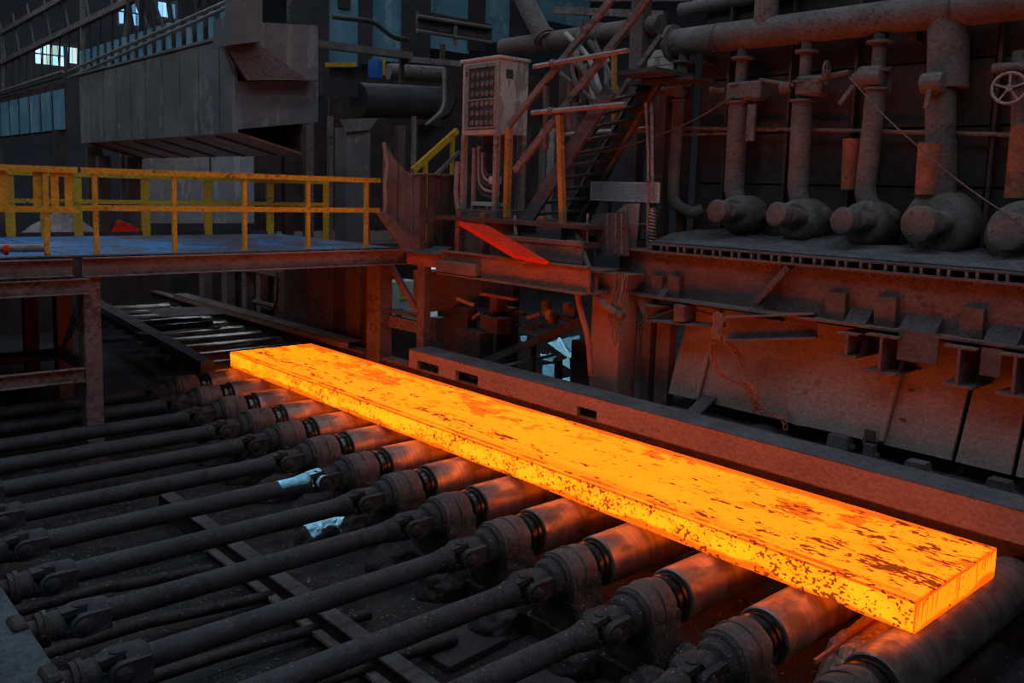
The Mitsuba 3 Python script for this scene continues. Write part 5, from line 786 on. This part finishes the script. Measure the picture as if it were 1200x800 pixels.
def riser(i, top, mid, bot, r0, r1):
    """thin pipe down to the valve, thicker pipe from the valve down to the elbow"""
    t = thing('burner_pipe', BAY[i], 'pipe'); top, mid, bot = (np.asarray(q, float) for q in (top, mid, bot))
    put(t, 'upper_tube', tube([top, mid], r0, 16), 'pipe_dirt', smooth=40); put(t, 'lower_tube', tube([mid, bot], r1, 20), 'pipe_dirt', smooth=40)
    for q in (.28, .72): put(t, 'flange', flange(top*(1-q)+mid*q, r0*1.95), 'pipe_dirt', smooth=35)
    put(t, 'flange', flange(mid, r1*1.25), 'pipe_dirt', smooth=35); return t
t = riser(0, (4.000, 5.304, 5.791), (4.000, 5.358, 5.072), (4.000, 5.380, 4.052), .075, .085); put(t, 'elbow', tube([(4.000, 5.380, 4.052), (4.000, 5.368, 3.636), (4.100, 5.098, 3.527), (4.200, 5.030, 3.578)], .085, 16, .25), 'pipe_dirt', smooth=40)
put(t, 'valve_body', lathe([(-.18, .06), (-.17, .09), (-.02, .10), (.02, .13), (.1, .12), (.12, .07)], (3.950, 5.374, 5.230), (0, -1, 0), 18), 'pipe_dirt', smooth=35); put(t, 'stem', tube([(3.950, 5.374, 5.230), (3.950, 5.843, 5.260)], .03, 8), 'pipe_dirt', smooth=40); put(t, 'side_pipe', tube([(4.100, 5.612, 5.047), (4.100, 5.576, 4.713), (4.100, 5.568, 4.115)], .03, 8), 'rust_brown', smooth=40)
t = riser(1, (4.000, 4.365, 5.773), (4.000, 4.387, 4.996), (4.000, 4.382, 3.824), .075, .13); put(t, 'valve_body', cbox(*(3.88, 4.14, 4.014, 4.525, 5.011, 5.248), .03), 'pipe_dirt'); put(t, 'stem', tube([(3.950, 4.574, 5.156), (3.950, 4.790, 5.169)], .035, 8), 'pipe_dirt', smooth=40); put(t, 'nut', lathe([(0, .06), (.06, .06)], (3.950, 4.736, 5.166), (0, 1, 0), 6), 'pipe_dirt'); put(t, 'flat_bar', box(3.84, 3.88, 4.033, 4.146, 4.486, 4.946), 'pipe_dirt')
put(t, 'elbow', tube([(4.000, 4.385, 3.868), (3.980, 4.305, 3.669), (4.050, 4.132, 3.519), (4.200, 4.103, 3.566)], .125, 16, .2), 'pipe_dirt', smooth=40)
t = riser(2, (4.000, 3.452, 5.779), (4.000, 3.468, 4.967), (4.000, 3.454, 3.885), .075, .125); vb = put(t, 'valve_body', cbox(*(3.88, 4.14, 3.177, 3.527, 5.010, 5.253), .03), 'pipe_dirt'); put(vb, 'stem', tube([(3.900, 3.539, 5.146), (3.950, 4.069, 5.262)], .022, 8), 'pipe_dirt', smooth=40); put(vb, 'knob', lathe([(0, .07), (.14, .07)], (3.920, 3.585, 5.131), (0, 1, 0), 12), 'rust_brown', smooth=35)
put(vb, 'wheel', handwheel((3.850, 3.095, 5.259), (.2, -1, 0), .13), 'pipe_dirt', smooth=40); put(vb, 'spindle', tube([(3.900, 3.216, 5.204), (3.900, 2.845, 5.255)], .03, 8), 'pipe_dirt', smooth=40); put(t, 'elbow', tube([(4.000, 3.456, 3.906), (3.980, 3.393, 3.697), (4.050, 3.190, 3.537), (4.200, 3.163, 3.581)], .12, 16, .2), 'pipe_dirt', smooth=40)
t = riser(3, (4.000, 2.539, 5.772), (4.000, 2.549, 5.051), (4.000, 2.584, 3.872), .08, .115); put(t, 'valve_body', lathe([(-.16, .08), (-.15, .12), (.10, .13), (.14, .10), (.2, .06)], (3.950, 2.607, 5.184), (0, 1, 0), 18), 'pipe_dirt', smooth=35); put(t, 'valve_plate', box(4.05, 4.1, 2.412, 2.593, 5.013, 5.302), 'pipe_dirt'); put(t, 'lever', bar((3.850, 2.753, 5.088), (3.850, 2.904, 4.883), .03, .05), 'pipe_dirt')
put(t, 'sleeve', lathe([(0, .10), (.6, .11)], (4.120, 2.837, 3.899), (0, .02, 1), 18), 'rust_bright', smooth=35, label='short orange sleeve'); put(t, 'elbow', tube([(4.000, 2.586, 3.901), (3.980, 2.521, 3.724), (4.050, 2.357, 3.553), (4.200, 2.329, 3.594)], .12, 16, .2), 'pipe_dirt', smooth=40)
t = thing('burner_pipe', BAY[4], 'pipe'); put(t, 'upper_tube', tube([(4.050, 1.828, 5.785), (4.050, 1.768, 5.005)], .21, 24), 'pipe_dirt', smooth=40); put(t, 'collar', tube([(4.000, 1.818, 4.985), (4.000, 1.779, 4.444)], .155, 22), 'pipe_dirt', smooth=40); put(t, 'lower_tube', tube([(4.000, 1.807, 4.444), (4.000, 1.761, 3.823)], .195, 24), 'pipe_dirt', smooth=40)
put(t, 'sleeve', lathe([(0, .12), (.55, .13)], (3.860, 1.816, 3.857), (0, 0, 1), 18), 'rust_bright', smooth=35, label='orange half sleeve'); put(t, 'valve_body', lathe([(-.1, .10), (0, .12), (.12, .11), (.14, .06)], (3.800, 1.813, 5.046), (0, 1, 0), 16), 'pipe_dirt', smooth=35); put(t, 'lever', bar((3.720, 1.806, 5.038), (3.720, 1.845, 4.772), .035, .05), 'beam_grey')
t = thing('burner_pipe', BAY[5], 'pipe'); put(t, 'upper_tube', tube([(4.050, 1.054, 5.334), (4.050, 0.985, 4.429)], .10, 18), 'pipe_dirt', smooth=40); put(t, 'sleeve', lathe([(0, .13), (.75, .13)], (4.050, 0.963, 3.844), (0, 0, 1), 20), 'rust_bright', smooth=35, label='orange sleeve'); put(t, 'handwheel', handwheel((3.820, 1.069, 4.945), (-1, -.25, .1), .155), 'pale_metal', smooth=40, label='pale spoked handwheel'); put(t, 'stem', tube([(3.820, 1.069, 4.945), (4.050, 1.046, 4.992)], .03, 8), 'pipe_dirt', smooth=40); put(t, 'bonnet', tube([(3.900, 1.270, 5.165), (3.900, 0.863, 5.148)], .055, 12), 'pipe_dirt', smooth=40)
for i, (cap, lobe, r0, r1, lab) in enumerate((((3.500, 4.309, 3.587), (3.950, 4.251, 3.559), .15, .24, 'leftmost'), ((3.500, 3.447, 3.588), (3.950, 3.361, 3.509), .15, .27, 'second from the left of the'), ((3.500, 2.601, 3.543), (3.950, 2.508, 3.507), .155, .27, 'third from the left of the'), ((3.500, 1.744, 3.545), (3.950, 1.698, 3.545), .19, .37, 'largest of the'), ((3.500, 0.852, 3.519), (3.950, 0.839, 3.463), .19, .36, 'rightmost'))):
    c, l = np.array(cap), np.array(lobe); t = thing('burner', f'{lab} {"of the " if lab in ("leftmost", "rightmost") else ""}five dusty round burner heads above the dust ledge', 'burner')
    put(t, 'body', lumpy(lathe([(0, r1*.75), (.05, r1*.95)] + [(q, r1) for q in np.linspace(.12, .40, 6)] + [(.48, r1*.95)], (3.80, l[1], l[2]), (1, 0, 0), 40), .015, 6, i), 'pipe_dirt', smooth=40)
    cp = put(t, 'cap', lumpy(lathe([(0, r0*.8), (.02, r0)] + [(q, r0) for q in np.linspace(.06, .14, 3)] + [(.15, r0*.85), (.45, r0*.8)], c, l-c+[0, 0, 0], 32), .008, 9, i+3), 'pipe_dirt', smooth=40, label='dusty round cap'); put(t, 'neck', tube([c+(l-c)*.3+[0, -.12, .02], c+(l-c)*.9+[.05, -.15, .02]], r0*.62, 16), 'pipe_dirt', smooth=40)
    for q in range(6): a = q*math.pi/3; put(cp, 'bolt', lathe([(0, .014), (.02, .012)], c + [0, r0*.72*math.cos(a), r0*.72*math.sin(a)], (-1, 0, 0), 6), 'pipe_dirt')
t = thing('conduit', 'thin pale conduit running across the furnace wall behind the burner pipes', 'conduit'); put(t, 'tube', tube([(4.150, 5.390, 4.710), (4.150, 3.309, 4.621), (4.150, 1.685, 4.533), (4.150, 1.000, 4.496)], .025, 8), 'beam_grey', smooth=40); put(t, 'tube', tube([(4.150, 5.383, 4.616), (4.150, 4.276, 4.608)], .018, 8), 'beam_grey', smooth=40)
single('slack_wire', 'thin wire stretched from the stair to the second burner pipe', 'wire', tube([(3.300, 6.976, 4.245), (3.400, 6.302, 4.329), (3.600, 5.540, 4.516), (3.700, 4.775, 4.792), (3.750, 4.178, 5.111)], .010, 6, .3), 'pipe_dirt', smooth=40)
single('slack_wire', 'thin wire slanting down to the right across the fourth and fifth burner pipes', 'wire', tube([(3.700, 2.734, 5.167), (3.650, 2.223, 4.665), (3.600, 1.423, 4.019), (3.500, 0.735, 3.592)], .008, 6, .3), 'pipe_dirt', smooth=40)
t = thing('furnace_post', 'dark brown upright at the left edge of the furnace wall', 'post'); put(t, 'post', box(4.0, 4.2, 5.58, 5.75, 3.0, 5.2), 'rust_brown'); put(t, 'post', box(4.15, 4.25, 5.30, 5.42, 3.0, 5.6), 'rust_dark'); put(t, 'side_plate', box(4, 4.1, 5.645, 5.892, 4.712, 5.071), 'rust_dark')
